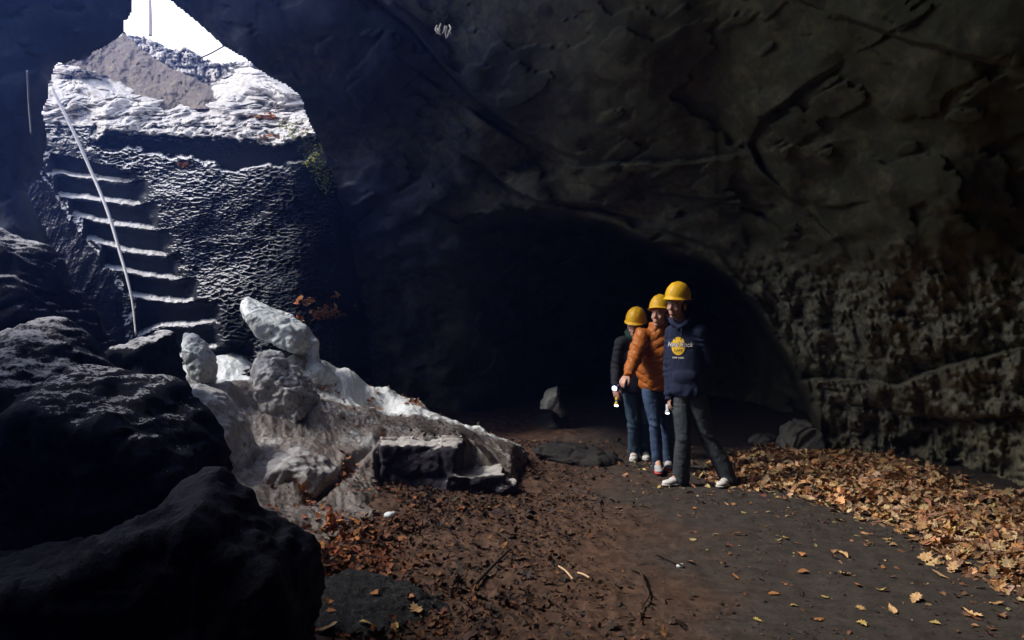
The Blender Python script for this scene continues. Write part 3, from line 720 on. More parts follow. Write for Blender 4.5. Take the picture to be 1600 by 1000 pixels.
rockset('boulder', [PR([(-160,900),(-40,880),(80,872),(180,850),(240,812),(275,785),(310,768),(345,760),(385,767),(410,788),(440,808),(468,830),(488,855),(496,890),(493,950),(486,1010),(480,1150),(-160,1150)], 3.45, .5, .93, (300,1060))], .02, 'nearest dark grey boulder with cracked top, beside the leaf-strewn snow edge', 631, mat='fore')
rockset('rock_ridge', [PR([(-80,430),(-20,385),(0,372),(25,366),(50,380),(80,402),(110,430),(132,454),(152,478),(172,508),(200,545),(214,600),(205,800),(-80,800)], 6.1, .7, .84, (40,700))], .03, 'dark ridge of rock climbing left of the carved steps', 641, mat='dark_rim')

# ------------------------------------------------------------------ rocks on the floor at the back and right
blob('rock', [PR([(1210,690),(1216,662),(1232,652),(1258,651),(1270,664),(1272,700),(1266,716),(1216,716)], 8.7, .4, .8, (1245,700))], .02, M['grey'], 'grey squarish rock by the right wall, behind the leaf pile', 'rock', n=((3, .04), (11, .015)), seed=701, facet=.03)
blob('rock', [E(1192,690,9.2,24,.2,14)], .02, M['grey'], 'low grey rock left of the squarish one, deep in shadow', 'rock', n=((3, .04), (11, .015)), seed=705, facet=.02)
blob('pale_rock', [PR([(842,640),(846,618),(856,606),(872,600),(878,612),(876,628),(886,642),(880,655),(860,640)], 10.4, .3, .6, (864,632))], .02, M['pale'] if 'pale' in M else M['grey'], 'small pale angular rock on a dark heap left of the people', 'rock', n=((3, .03), (14, .02)), seed=711, facet=.02, smooth=2)
blob('dark_rock', [PR([(800,720),(815,680),(838,650),(860,638),(885,652),(905,680),(935,700),(950,730)], 10.9, .7, .8, (870,710))], .03, M['mud'], 'black heap of rock in the cave depth under the small pale rock', 'rock', n=((2, .08), (9, .03)), seed=713)
blob('flat_rock', [E(900,712,8.1,66,.4,16,6), E(925,718,8.0,44,.35,16)], .022, M['mud'], 'long flat dark slab of rock beside the feet of the people', 'rock', n=((2, .05), (8, .02)), seed=721, facet=.03)

# ------------------------------------------------------------------ damp blue air of the cave
def build_haze(dens=.0105):
    V, F = box_prim((0, 0, 4.2), (42, 42, 5.4))
    m = bpy.data.materials.new('cave_air'); m.use_nodes = True; nt = m.node_tree; nt.nodes.clear()
    o = nt.nodes.new('ShaderNodeOutputMaterial'); v = nt.nodes.new('ShaderNodeVolumePrincipled'); nt.links.new(v.outputs[0], o.inputs['Volume'])
    v.inputs['Color'].default_value = (.16, .30, 1.0, 1); v.inputs['Density'].default_value = dens; v.inputs['Anisotropy'].default_value = .78
    tag(make_mesh('haze', V, F, m, smooth=False), 'thin bluish mist filling the cave air', 'haze', kind='stuff')
build_haze()

# ------------------------------------------------------------------ ropes, rods
def tube(name, pts, rad, mat, label, cat, n=8, group=None, parent=None):
    pts = [np.asarray(p, float) for p in pts]
    cs = []  # Catmull-Rom
    for i in range(len(pts)-1):
        p0 = pts[max(i-1, 0)]; p1 = pts[i]; p2 = pts[i+1]; p3 = pts[min(i+2, len(pts)-1)]
        for t in np.linspace(0, 1, 9)[:-1]:
            cs.append(.5*((2*p1)+(-p0+p2)*t+(2*p0-5*p1+4*p2-p3)*t*t+(-p0+3*p1-3*p2+p3)*t**3))
    cs.append(pts[-1]); cs = np.array(cs); k = len(cs)
    rad = np.full(k, rad) if np.isscalar(rad) else np.interp(np.linspace(0, 1, k), np.linspace(0, 1, len(rad)), rad)
    T = np.gradient(cs, axis=0); T /= np.linalg.norm(T, axis=1)[:, None]+1e-9
    ref = np.array([0, 1., 0]) if abs(T[:, 1]).mean() < .8 else np.array([1., 0, 0])
    U = np.cross(T, ref); U /= np.linalg.norm(U, axis=1)[:, None]+1e-9; B = np.cross(T, U)
    a = np.arange(n)/n*2*math.pi
    V = (cs[:, None]+rad[:, None, None]*(np.cos(a)[None, :, None]*U[:, None]+np.sin(a)[None, :, None]*B[:, None])).reshape(-1, 3)
    F = [[r*n+i, r*n+(i+1) % n, (r+1)*n+(i+1) % n, (r+1)*n+i] for r in range(k-1) for i in range(n)]
    V = np.vstack([V, cs[:1], cs[-1:]])
    T3 = [[(i+1) % n, i, k*n] for i in range(n)]+[[(k-1)*n+i, (k-1)*n+(i+1) % n, k*n+1] for i in range(n)]
    o = make_mesh(name, V, [np.array(F), np.array(T3)], mat, loc=tuple(cs[0]), parent=parent)
    return tag(o, label, cat, group)
M['rope'] = plain_mat('rope_white', (.80, .78, .76), .8, nscale=90)
M['rope_grey'] = plain_mat('rope_grey', (.30, .31, .34), .7)
M['twig'] = plain_mat('twig_wood', (.05, .032, .022), .9)
M['twig_pale'] = plain_mat('twig_pale', (.62, .42, .25), .8)
tube('rope', [W(80,136,8.7), W(112,200,8.65), W(140,262,8.6), W(168,330,8.45), W(186,390,8.3), W(200,440,8.15), W(207,475,8.05), W(212,522,7.9)], [.019, .019, .018, .018, .017, .015, .010, .009], M['rope'],
     'white rope hanging as a handrail down the left side of the carved steps', 'rope')
tube('cable', [W(43,110,5.9), W(45,160,5.9), W(49,210,5.85)], .007, M['rope_grey'], 'thin grey cable dangling on the dark wall left of the daylight opening', 'cable')
tube('rod', [W(308,93,8.2), W(332,82,8.1), W(355,69,8.0)], .008, M['twig'], 'thin dark rod slanting across the corner of the bright opening', 'rod')
tube('pole', [W(235,56,13), W(235,25,13), W(234,-20,13), W(235,-60,13)], [.035, .03, .02, .015], plain_mat('pole_pale', (.5, .45, .45), .8), 'thin pale bare sapling standing against the sky in the opening', 'sapling')

# ------------------------------------------------------------------ people
def skin_mat():
    m, nt, b = new_mat('skin'); co = coords(nt); n = noise(nt, co, 30, 4)
    nt.links.new(ramp(nt, n, [(.3, (.50, .27, .19)), (.7, (.62, .37, .27))]), b.inputs['Base Color'])
    b.inputs['Roughness'].default_value = .55; b.inputs['Subsurface Weight'].default_value = .08; b.inputs['Subsurface Radius'].default_value = (.02, .008, .004); b.inputs['Subsurface Scale'].default_value = 1.
    return m
M['skin'] = skin_mat()
M['helmet'] = plain_mat('helmet_yellow', (.80, .46, .015), .5, spec=.4, nscale=25, amt=.18, bs=.05)
M['navy'] = plain_mat('hoodie_navy', (.017, .024, .055), .95, nscale=150, amt=.4)
M['orange'] = plain_mat('puffer_orange', (.42, .125, .020), .5, spec=.3, nscale=18, amt=.3, bs=.4, bd=.01)
M['black'] = plain_mat('coat_black', (.016, .019, .026), .8, nscale=120, amt=.3)
M['green'] = plain_mat('hood_green', (.02, .05, .04), .9)
def denim(name, a, b_):
    m, nt, b = new_mat(name); co = coords(nt); n = noise(nt, co, 5, 5, .6); n2 = noise(nt, co, 160, 3, .6)
    c = ramp(nt, n, [(.32, a), (.68, b_)]); c = mix(nt, .3, c, ramp(nt, n2, [(.3, (.4, .4, .4)), (.7, (1.2, 1.2, 1.2))]), 'MULTIPLY')
    nt.links.new(c, b.inputs['Base Color']); b.inputs['Roughness'].default_value = .9; bump(nt, b, n2, .2, .002); return m
M['jeans'] = denim('denim_blue', (.016, .036, .085), (.055, .10, .19))
M['jeans2'] = denim('denim_teal', (.016, .040, .070), (.045, .085, .125))
M['jeans_dk'] = denim('denim_charcoal', (.020, .028, .033), (.055, .068, .075))
M['white'] = plain_mat('shoe_white', (.72, .70, .66), .6, nscale=50)
M['sole'] = plain_mat('sole_rubber', (.55, .54, .50), .7)
M['shoe_grey'] = plain_mat('shoe_grey', (.45, .44, .45), .6); M['red'] = plain_mat('sole_red', (.60, .06, .04), .6)
M['hair_br'] = plain_mat('hair_brown', (.09, .045, .022), .6, nscale=80); M['hair_dk'] = plain_mat('hair_dark', (.03, .02, .014), .6, nscale=80)
M['eye'] = plain_mat('eye_dark', (.03, .02, .02), .2); M['lip'] = plain_mat('lip', (.42, .13, .10), .5)
M['torch_blue'] = plain_mat('torch_blue', (.02, .06, .45), .35, spec=.5); M['torch_black'] = plain_mat('torch_black', (.02, .02, .025), .35, spec=.5)
M['torch_silver'] = plain_mat('torch_silver', (.5, .55, .6), .25, spec=.6)
M['torch_yellow'] = plain_mat('torch_yellow', (.7, .5, .05), .4)
def lamp_mat(name, col, s):
    m, nt, b = new_mat(name); b.inputs['Base Color'].default_value = (*col, 1); b.inputs['Emission Color'].default_value = (*col, 1); b.inputs['Emission Strength'].default_value = s; return m
M['lamp'] = lamp_mat('torch_lamp', (.85, 1., .97), 3.2); M['lamp2'] = lamp_mat('torch_lamp_small', (.8, .95, 1.), 1.3)
M['print_y'] = plain_mat('print_yellow', (.80, .50, .03), .7); M['print_w'] = plain_mat('print_white', (.75, .72, .72), .7)
M['print_d'] = plain_mat('print_dark', (.03, .025, .03), .7)

def head_prims(Rm, c):
    def L(p): return np.asarray(p)*np.array([1.06, 1.06, 1.10])@Rm.T+c
    def el(p, r, n=3): return ell(L(p), r, Rm, n)
    pr = [el((0, .018, .035), (.074, .092, .088)), el((0, -.022, -.035), (.058, .066, .078)), el((0, -.052, -.088), (.030, .030, .022)),
          el((0, -.030, .000), (.066, .062, .060)), el((.034, -.060, -.022), (.024, .022, .026)), el((-.034, -.060, -.022), (.024, .022, .026)),
          el((0, -.080, .030), (.046, .016, .012)), el((0, -.076, -.060), (.026, .022, .018)),
          el((.077, .008, -.010), (.010, .020, .032), 2), el((-.077, .008, -.010), (.010, .020, .032), 2)]
    pr += chain([L((0, -.086, .022)), L((0, -.104, -.018)), L((0, -.094, -.030))], [.009, .013, .010])
    pr += [el((.013, -.092, -.026), (.009, .011, .008), 2), el((-.013, -.092, -.026), (.009, .011, .008), 2)]
    return pr

def hand_prims(w, d, curl, side, palm_n, gripping=False):
    """w wrist, d unit direction of the hand, palm_n unit palm normal, side +-1 = thumb side"""
    d = np.asarray(d, float)/np.linalg.norm(d); pn = np.asarray(palm_n, float); pn = pn-d*(pn@d); pn /= np.linalg.norm(pn); u = np.cross(d, pn)*side
    w = np.asarray(w, float); R = np.stack([u, pn, d], 1)
    pr = [ell(w+d*.045, (.040, .015, .048), R), ell(w+d*.01, (.027, .019, .030), R)]
    for k, (off, L) in enumerate([(.028, .072), (.010, .080), (-.009, .074), (-.027, .058)]):
        p = w+d*.082+u*off; pts = [w+d*.05+u*off*.8, p]; a = 0; seg = [L*.42, L*.32, L*.26]
        for s in seg:
            a += curl*(1+.12*k); q = pts[-1]+s*(d*math.cos(a)+pn*math.sin(a)); pts.append(q)
        pr += chain(pts, [.010, .0095, .009, .008, .007], 1)
    t0 = w+d*.02+u*.026
    pr += chain([t0, t0+d*.030+u*.022+pn*.010, t0+d*.055+u*.026+pn*.024, t0+d*.074+u*.016+pn*.036*(1+curl*.4)], [.013, .011, .010, .008], 1)
    return pr

def helmet_mesh(Rm, c, name, parent, mat):
    n, k = 40, 14; V = []; 
    for j in range(k+1):
        ph = j/k*math.pi/2; z = math.cos(ph); r = math.sin(ph)**.85
        for i in range(n):
            a = 2*math.pi*i/n; x = math.cos(a)*r*.112; y = math.sin(a)*r*.136+.004; zz = .135*z+.045
            ridge = .007*math.exp(-(x/.016)**2)*(z > .15)+.004*(math.exp(-((abs(x)-.045)/.010)**2))*(z > .35)
            V.append((x, y, zz+ridge))
    # rim and brim; the brim is longer at the front (-y)
    for (dr, dz) in ((1.0, -.012), (1.06, -.016), (1.10, -.020), (1.10, -.024), (1.02, -.020), (.97, -.012)):
        for i in range(n):
            a = 2*math.pi*i/n; f = max(0., -math.sin(a)); e = (dr-1)*(1+1.3*f**3)
            V.append((math.cos(a)*.112*(1+e), math.sin(a)*.136*(1+e)+.004, .045+dz-.010*f*(dr > 1.04)))
    # inner shell closes the helmet
    for j in range(5):
        ph = (1-j/5)*math.pi/2
        for i in range(n):
            a = 2*math.pi*i/n; r = math.sin(ph)**.85; V.append((math.cos(a)*r*.105, math.sin(a)*r*.128+.004, .125*math.cos(ph)+.035))
    rows = len(V)//n; F = [[r*n+i, (r+1)*n+i, (r+1)*n+(i+1) % n, r*n+(i+1) % n] for r in range(rows-1) for i in range(n)]
    V = np.array(V)@Rm.T+c
    return make_mesh(name, V, np.array(F), mat, loc=tuple(c), parent=parent)

def cloth(name, prims, vox, mat, parent, n=(), smooth=4, seed=0, fn=None, loc=None):
    V, F, N = remesh(prims, vox, smooth)
    d = np.zeros(len(V))
    for sc, a, an in n: d = d+a*fbm(V*np.asarray(an)*sc, 3, .5, seed=seed, ridged=True); seed += 5
    if fn is not None: d = d+fn(V, N)
    V = V+N*d[:, None]
    return make_mesh(name, V, F, mat, loc=tuple(V.mean(0)) if loc is None else loc, parent=parent), V, F

def yawR(deg, pitch=0, roll=0):
    """deg > 0 turns the face towards the left of the photo"""
    return rotz(math.radians(-deg))@rotx(math.radians(pitch))@roty(math.radians(roll))

def shoe(parent, ankle, toe_dir, mats, size=1., name='shoe'):
    t = math.atan2(toe_dir[0], -toe_dir[1]); Rm = rotz(t); a = np.asarray(ankle, float); g = a[2]
    def L(x, y, z): return np.array([x*size, y*size, z*size])@Rm.T+np.array([a[0], a[1], 0])+np.array([0, 0, gz])
    gz = float(ground_h(np.array([a[0]]), np.array([a[1]]))[0])+.004
    pr = [ell(L(0, .02, .060), (.040*size, .058*size, .050*size), Rm), ell(L(0, -.06, .048), (.042*size, .070*size, .038*size), Rm), ell(L(0, -.135, .034), (.044*size, .060*size, .026*size), Rm)]
    V, F, N = remesh(pr, .007, 3); V[:, 2] = np.maximum(V[:, 2], gz+.016)
    o = make_mesh(name, V, F, mats[0], loc=tuple(V.mean(0)), parent=parent); 
    s = [ell(L(0, .015, .015), (.041*size, .062*size, .017*size), Rm), ell(L(0, -.06, .015), (.045*size, .08*size, .016*size), Rm), ell(L(0, -.135, .016), (.047*size, .066*size, .016*size), Rm)]
    V, F, N = remesh(s, .006, 2); V[:, 2] = np.maximum(V[:, 2], gz)
    so = make_mesh('sole', V, F, mats[1], loc=tuple(V.mean(0)), parent=o)
    lc = []
    for k in range(4):
        y = -.045-.022*k; z = .088-.013*k; lc += chain([L(-.022, y, z), L(.022, y, z)], [.004*size, .004*size], 1)
    V, F = merge(lc); lo = make_mesh('laces', V, F, mats[2], loc=tuple(V.mean(0)), parent=o)
    return o

def torch(loc, d, body, lamp, label, L=.11, head=.020, ring=None):
    d = np.asarray(d, float); d /= np.linalg.norm(d); c = np.asarray(loc, float)
    root = empty('flashlight', tuple(c), label, 'flashlight')
    a = c-d*L; prof = [(a, .008), (a+d*.004, .014), (a+d*L*.62, .014), (a+d*L*.80, head), (c, head*1.08), (c+d*.001, head*.90), (c-d*.006, head*.85)]
    V = []; n = 20; u = np.cross(d, [0, 0, 1.]) if abs(d[2]) < .9 else np.cross(d, [1., 0, 0]); u /= np.linalg.norm(u); w = np.cross(d, u)
    for p, r in prof:
        for i in range(n): t = 2*math.pi*i/n; V.append(p+r*(math.cos(t)*u+math.sin(t)*w))
    F = [[r*n+i, r*n+(i+1) % n, (r+1)*n+(i+1) % n, (r+1)*n+i] for r in range(len(prof)-1) for i in range(n)]
    V.append(a); T = [[(i+1) % n, i, len(V)-1] for i in range(n)]
    make_mesh('body', np.array(V), [np.array(F), np.array(T)], body, parent=root, loc=tuple(c))
    V = [c-d*.004+head*.92*(math.cos(2*math.pi*i/n)*u+math.sin(2*math.pi*i/n)*w) for i in range(n)]+[c+d*.004]
    make_mesh('lamp', np.array(V), np.array([[i, (i+1) % n, n] for i in range(n)]), lamp, parent=root, loc=tuple(c))
    if ring: 
        V, F = merge([frustum(a+d*L*.40, a+d*L*.52, .0165, .0165, 18)]); make_mesh('grip_ring', V, F, ring, parent=root, loc=tuple(c))

def make_person(label, y0, J, head_c, head_R, hair, hands, top_fn, leg_r, jean, shoes, foot, skinny, seed, neck_r=.052, rip=False):
    """J: joints in world coordinates"""
    gx = (J['ankle'][0][0]+J['ankle'][1][0])/2; gy = (J['ankle'][0][1]+J['ankle'][1][1])/2
    root = empty('person', (gx, gy, 0), label, 'person')
    pel, che, nk = J['pelvis'], J['chest'], J['neck']
    pr = head_prims(head_R, head_c)+chain([nk, head_c+head_R@np.array([0, .02, -.06])], [neck_r, neck_r*.95])
    pr += [ell(che, (.13, .085, .17), J['tR']), ell(pel, (.125, .09, .11), J['tR'])]+chain([pel, che, nk], [.10, .10, .055])
    for i in (0, 1):
        s, e, w = J['shoulder'][i], J['elbow'][i], J['wrist'][i]
        pr += chain([che+(s-che)*.55, s, e, w], [.06, .048, .036, .026])
        h = hands[i]; pr += hand_prims(w, h[0], h[1], h[2], h[3])
        hp, kn, an = J['hip'][i], J['knee'][i], J['ankle'][i]
        pr += chain([hp, kn, an], [.078, .050, .034]); pr += chain([an, np.array([an[0], an[1], .045])+np.asarray(foot[i])*.12], [.034, .026])
    V, F, N = remesh(pr, .0058, 2)
    body = make_mesh('body', V, F, M['skin'], loc=(gx, gy, 0), parent=root)
    def L(p): return np.asarray(p)@head_R.T+head_c
    for sx in (-1, 1):
        V, F = ell(L((sx*.029, -.077, .008)), (.013, .008, .0065), head_R, 2); make_mesh('eye', V, F, M['eye'], parent=root, loc=tuple(V.mean(0)))
        V, F = merge(chain([L((sx*.014, -.094, .028)), L((sx*.032, -.090, .034)), L((sx*.050, -.076, .028))], [.0035, .0045, .003], 1)); make_mesh('eyebrow', V, F, hair, parent=root, loc=tuple(V.mean(0)))
    V, F = merge([ell(L((0, -.096, -.056)), (.021, .006, .004), head_R, 2), ell(L((0, -.094, -.065)), (.017, .007, .005), head_R, 2)]); make_mesh('lips', V, F, M['lip'], parent=root, loc=tuple(V.mean(0)))
    V, F, N = remesh([ell(L((0, .038, .022)), (.083, .088, .082), head_R), ell(L((.066, .028, -.03)), (.020, .05, .05), head_R), ell(L((-.066, .028, -.03)), (.020, .05, .05), head_R), ell(L((0, .080, -.035)), (.065, .045, .06), head_R)], .009, 2)
    V = V+N*(.006*fbm(V*np.array([60, 60, 8.]), 3, seed=seed))[:, None]; make_mesh('hair', V, F, hair, parent=root, loc=tuple(V.mean(0)))
    helmet_mesh(head_R@rotx(math.radians(-6)), head_c+head_R@np.array([0, .016, .034]), 'helmet', root, M['helmet'])
    top_fn(root, J)
    # trousers: one continuous garment
    pr = [ell(pel+np.array([0, 0, -.02]), (.165, .12, .13), J['tR'])]
    for i in (0, 1):
        hp, kn, an = J['hip'][i], J['knee'][i], J['ankle'][i]; a, b, c = leg_r
        lo = np.array([an[0], an[1], .055])
        pr += chain([hp, hp*.5+kn*.5, kn, kn*.5+an*.5, lo], [a, (a+b)/2*1.02, b, (b+c)/2, c*.9])
    def folds(V, N):
        d = 0; 
        for i in (0, 1):
            kn, an, hp = J['knee'][i], J['ankle'][i], J['hip'][i]
            for q, s_, amp in ((kn, .10, .010), (np.array([an[0], an[1], .12]), .10, .013), (hp+np.array([0, 0, -.08]), .10, .006)):
                r = np.linalg.norm(V-q, axis=1); d = d+amp*np.exp(-(r/s_)**2/1.2)*np.sin((V[:, 2]-q[2])*70+V[:, 0]*45+9*vnoise(V*7, seed+i))*(.5+.9*vnoise(V*6+3, seed+9+i))
        return d+.010*fbm(V*np.array([9, 9, 4.]), 4, seed=seed+3)+.004*fbm(V*np.array([16, 16, 30.]), 3, seed=seed+6, ridged=True)
    tr, TV, TF = cloth('trousers', pr, .009, jean, root, smooth=4, seed=seed, fn=folds)
    if rip:
        kn = J['knee'][0]; bv = BVHTree.FromPolygons(TV.tolist(), TF.tolist()); g = np.linspace(-1, 1, 15); pts = []
        for v_ in np.linspace(-1, 1, 5):
            for u_ in g: pts.append((u_*.055, v_*.009*(1-u_*u_)+.006*math.sin(u_*7)))
        T = [[i*15+j, i*15+j+1, (i+1)*15+j+1, (i+1)*15+j] for i in range(4) for j in range(14)]
        project(np.array(pts), np.array(T), kn+np.array([0, 0, -.01]), yawR(20), bv, .003, 'knee_tear', M['torch_black'], tr)
    for i in (0, 1): shoe(root, J['ankle'][i], foot[i], shoes, 1.0)
    return root
def V3(*a): return np.array(W(*a))

def sleeve(s, e, w, r): return chain([s, s*.5+e*.5, e, e*.5+w*.5, w], [r[0], (r[0]+r[1])/2, r[1], (r[1]+r[2])/2, r[2]])
def arm_folds(J, amp, freq, seed):
    def f(V, N):
        d = 0
        for i in (0, 1):
            s, e, w = J['shoulder'][i], J['elbow'][i], J['wrist'][i]
            for q, sg in ((e, .09), (w, .07), (s+(e-s)*.25, .07)):
                ax = (w-s)/np.linalg.norm(w-s); r = np.linalg.norm(V-q, axis=1)
                d = d+amp*np.exp(-(r/sg)**2)*np.sin(((V-q)@ax)*freq+2.5*vnoise(V*12, seed))
        return d
    return f

def project(V2, tri, c, R, bvh, off, name, mat, parent):
    """lay a flat print (a: across, b: up) onto a garment"""
    u = R@np.array([1., 0, 0]); n = R@np.array([0, -1., 0]); out = []
    for a, b in V2:
        o = c+u*a+np.array([0, 0, b])+n*.4; h = bvh.ray_cast(Vector(o), Vector(-n), 1.0)
        out.append((np.array(h[0]) if h[0] is not None else c+u*a+np.array([0, 0, b]))+n*off)
    out = np.array(out); return make_mesh(name, out, tri, mat, loc=tuple(out.mean(0)), parent=parent)
def text_mesh(s, size, shear=0., off=0.):
    cu = bpy.data.curves.new('t', 'FONT'); cu.body = s; cu.size = size; cu.align_x = 'CENTER'; cu.align_y = 'CENTER'; cu.shear = shear; cu.offset = off; cu.resolution_u = 3
    o = bpy.data.objects.new('t', cu); COL.objects.link(o); dg = bpy.context.evaluated_depsgraph_get(); me = o.evaluated_get(dg).to_mesh(); me.calc_loop_triangles()
    V = np.array([v.co[:2] for v in me.vertices]); T = np.array([t.vertices[:] for t in me.loop_triangles]); bpy.data.objects.remove(o); return V, T

def hoodie(root, J):
    R = J['tR']; pel, che, nk = J['pelvis'], J['chest'], J['neck']; yw = math.radians(-J['yaw'])
    mid = (pel+che)/2
    pr = [loft([(pel+[0, 0, -.075], .165, .125, yw), (pel+[0, 0, -.02], .180, .140, yw), (mid, .172, .135, yw), (che, .175, .130, yw), (che+[0, 0, .12], .165, .110, yw), (nk+[0, 0, -.03], .09, .08, yw), (nk+[0, 0, .0], .075, .075, yw)])]
    for i in (0, 1): pr += sleeve(J['shoulder'][i], J['elbow'][i], J['wrist'][i], (.068, .060, .042))
    for i in (0, 1): pr += chain([che+(J['shoulder'][i]-che)*.5+np.array([0, 0, .07]), J['shoulder'][i]], [.07, .068])
    # hood folded round the neck, kangaroo pocket
    hood = [nk+R@np.array(p) for p in ((0, -.085, -.055), (.060, -.062, -.01), (.085, .0, .025), (.070, .075, .035), (0, .105, .030), (-.070, .075, .035), (-.085, 0, .025), (-.060, -.062, -.01), (0, -.085, -.055))]
    pr += chain(hood, [.018, .028, .033, .042, .050, .042, .033, .028, .018])
    pr += [ell(mid+R@np.array([0, -.105, -.06]), (.115, .045, .085), R)]
    af = arm_folds(J, .009, 130, 3)
    def f(V, N):
        r = np.exp(-((V[:, 2]-pel[2]+.03)/.05)**2); return af(V, N)+.007*fbm(V*np.array([9, 9, 5.]), 4, seed=8)+.006*r*np.sin(V[:, 0]*90+V[:, 1]*60)
    o, V, F = cloth('hoodie', pr, .0085, M['navy'], root, seed=8, fn=f)
    bvh = BVHTree.FromPolygons(V.tolist(), F.tolist())
    c = np.array(W(1058, 541, 6.72))
    # round emblem with lettering across it
    rr = np.linspace(0, 1, 8); aa = np.linspace(0, 2*math.pi, 41)[:-1]
    D = np.array([[.066*r*math.cos(a), .084*r*math.sin(a)] for r in rr for a in aa]); T = [[i*40+j, i*40+(j+1) % 40, (i+1)*40+(j+1) % 40, (i+1)*40+j] for i in range(7) for j in range(40)]
    project(D, np.array(T), c, R, bvh, .004, 'chest_emblem', M['print_y'], o)
    V2, T2 = text_mesh('Hard Rock', .062, .25, .004); V2[:, 0] *= .86; project(V2+[0.01, .012], T2, c, R, bvh, .0065, 'lettering_outline', M['print_d'], o)
    V2, T2 = text_mesh('Hard Rock', .062, .25, .0004); V2[:, 0] *= .86; project(V2+[0.01, .012], T2, c, R, bvh, .009, 'lettering', M['print_w'], o)
    V2, T2 = text_mesh('CAFE', .036); project(V2+[0, -.040], T2, c, R, bvh, .0065, 'lettering', M['print_d'], o)
    V2, T2 = text_mesh('NEW YORK', .021, 0, .0006); project(V2+[0, -.108], T2, c, R, bvh, .005, 'lettering', M['print_w'], o)
    for sx in (-.022, .024):
        p = [nk+R@np.array(q) for q in ((sx, -.105, -.055), (sx*1.1, -.130, -.10), (sx*1.2, -.140, -.16))]
        V, F = merge(chain(p, [.004, .004, .005], 1)); make_mesh('drawstring', V, F, M['navy'], loc=tuple(V.mean(0)), parent=root)

def puffer(root, J):
    R = J['tR']; pel, che, nk = J['pelvis'], J['chest'], J['neck']; yw = math.radians(-J['yaw']); mid = (pel+che)/2
    pr = [loft([(pel+[0, 0, -.05], .165, .13, yw), (pel+[0, 0, .0], .185, .15, yw), (mid, .190, .155, yw), (che, .185, .145, yw), (che+[0, 0, .13], .165, .115, yw), (nk+[0, 0, -.02], .095, .09, yw), (nk+[0, 0, .035], .088, .085, yw)])]
    for i in (0, 1): pr += sleeve(J['shoulder'][i], J['elbow'][i], J['wrist'][i], (.080, .072, .048))
    for i in (0, 1): pr += chain([che+(J['shoulder'][i]-che)*.5+np.array([0, 0, .07]), J['shoulder'][i]], [.08, .080])
    af = arm_folds(J, .012, 95, 13)
    def f(V, N):
        # quilting: diagonal seams on the body, rings on the sleeves
        P = V-che; u = P@(R@np.array([1., 0, 0])); z = P[:, 2]
        on = sstep(.24, .19, np.abs(u+.0*z))
        q = np.abs(np.sin((z*1.0-np.abs(u)*.55+.028*fbm(V*6, 2, seed=15))*math.pi/.095))
        d = .012*np.sqrt(q)*on-.008
        for i in (0, 1):
            s, e, w = J['shoulder'][i], J['elbow'][i], J['wrist'][i]
            for a, b in ((s, e), (e, w)):
                L = np.linalg.norm(b-a); ax = (b-a)/L; t = (V-a)@ax; dist = np.linalg.norm(V-a-np.outer(t, ax), axis=1)
                m = (dist < .115)*(t > .0)*(t < L)*(1-on*.6); d = d+m*(.009*np.sqrt(np.abs(np.sin((t+.02*vnoise(V*9, 16))*math.pi/.06)))-.004)
        return d+af(V, N)*.5+.016*fbm(V*11, 4, seed=13)
    cloth('puffer_jacket', pr, .0085, M['orange'], root, seed=13, fn=f, smooth=3)

def coat(root, J):
    R = J['tR']; pel, che, nk = J['pelvis'], J['chest'], J['neck']; yw = math.radians(-J['yaw']); mid = (pel+che)/2
    pr = [loft([(pel+[0, 0, -.09], .175, .135, yw), (pel+[0, 0, .0], .185, .145, yw), (mid, .178, .14, yw), (che, .178, .135, yw), (che+[0, 0, .12], .16, .11, yw), (nk+[0, 0, -.02], .085, .08, yw)])]
    for i in (0, 1): pr += sleeve(J['shoulder'][i], J['elbow'][i], J['wrist'][i], (.072, .064, .046))
    for i in (0, 1): pr += chain([che+(J['shoulder'][i]-che)*.5+np.array([0, 0, .07]), J['shoulder'][i]], [.075, .072])
    af = arm_folds(J, .009, 110, 23)
    cloth('coat', pr, .0095, M['black'], root, seed=23, fn=lambda V, N: af(V, N)+.008*fbm(V*np.array([9, 9, 6.]), 4, seed=24))
    hood = [nk+R@np.array(p) for p in ((0, -.095, -.05), (.065, -.065, -.01), (.085, .0, .03), (.070, .075, .04), (0, .10, .035), (-.070, .075, .04), (-.085, 0, .03), (-.065, -.065, -.01), (0, -.095, -.05))]
    cloth('hood', chain(hood, [.02, .03, .034, .04, .048, .04, .034, .03, .02]), .0085, M['green'], root, seed=25, fn=lambda V, N: .006*fbm(V*20, 3, seed=26))

def nz(v): v = np.array(v, float); return v/np.linalg.norm(v)
# --- tall person in the hoodie
J = dict(pelvis=V3(1075,606,6.86), chest=V3(1071,548,6.86), neck=V3(1064,503,6.83), shoulder=[V3(1050,519,6.93), V3(1094,518,6.77)], elbow=[V3(1046,574,6.96), V3(1107,568,6.82)],
         wrist=[V3(1046,619,6.88), V3(1082,596,6.80)], hip=[V3(1064,617,6.90), V3(1087,616,6.82)], knee=[V3(1068,686,6.80), V3(1107,688,6.86)], ankle=[V3(1064,741,6.86), V3(1139,744,6.84)], yaw=24, tR=yawR(24))
hd = [(nz((-.05, -.15, -1)), .42, -1, nz((.9, .1, 0))), (nz((-.8, -.2, -.45)), .3, 1, nz((0, 1, 0)))]
p3 = make_person('tall person in a dark navy hoodie and charcoal flared jeans, one hand in pocket', 6.85, J, V3(1057,477,6.80), yawR(42, 5, 4), M['hair_dk'], hd, hoodie,
            (.093, .070, .088), M['jeans_dk'], (M['white'], M['sole'], M['shoe_grey']), [(-.95, -.30, 0), (-.72, -.69, 0)], False, 31, rip=True)
torch(W(1043,646,6.84), (-.1, -.62, -.75), M['torch_silver'], M['lamp2'], 'small silver flashlight hanging from the hand of the person in the navy hoodie', L=.10, head=.022)
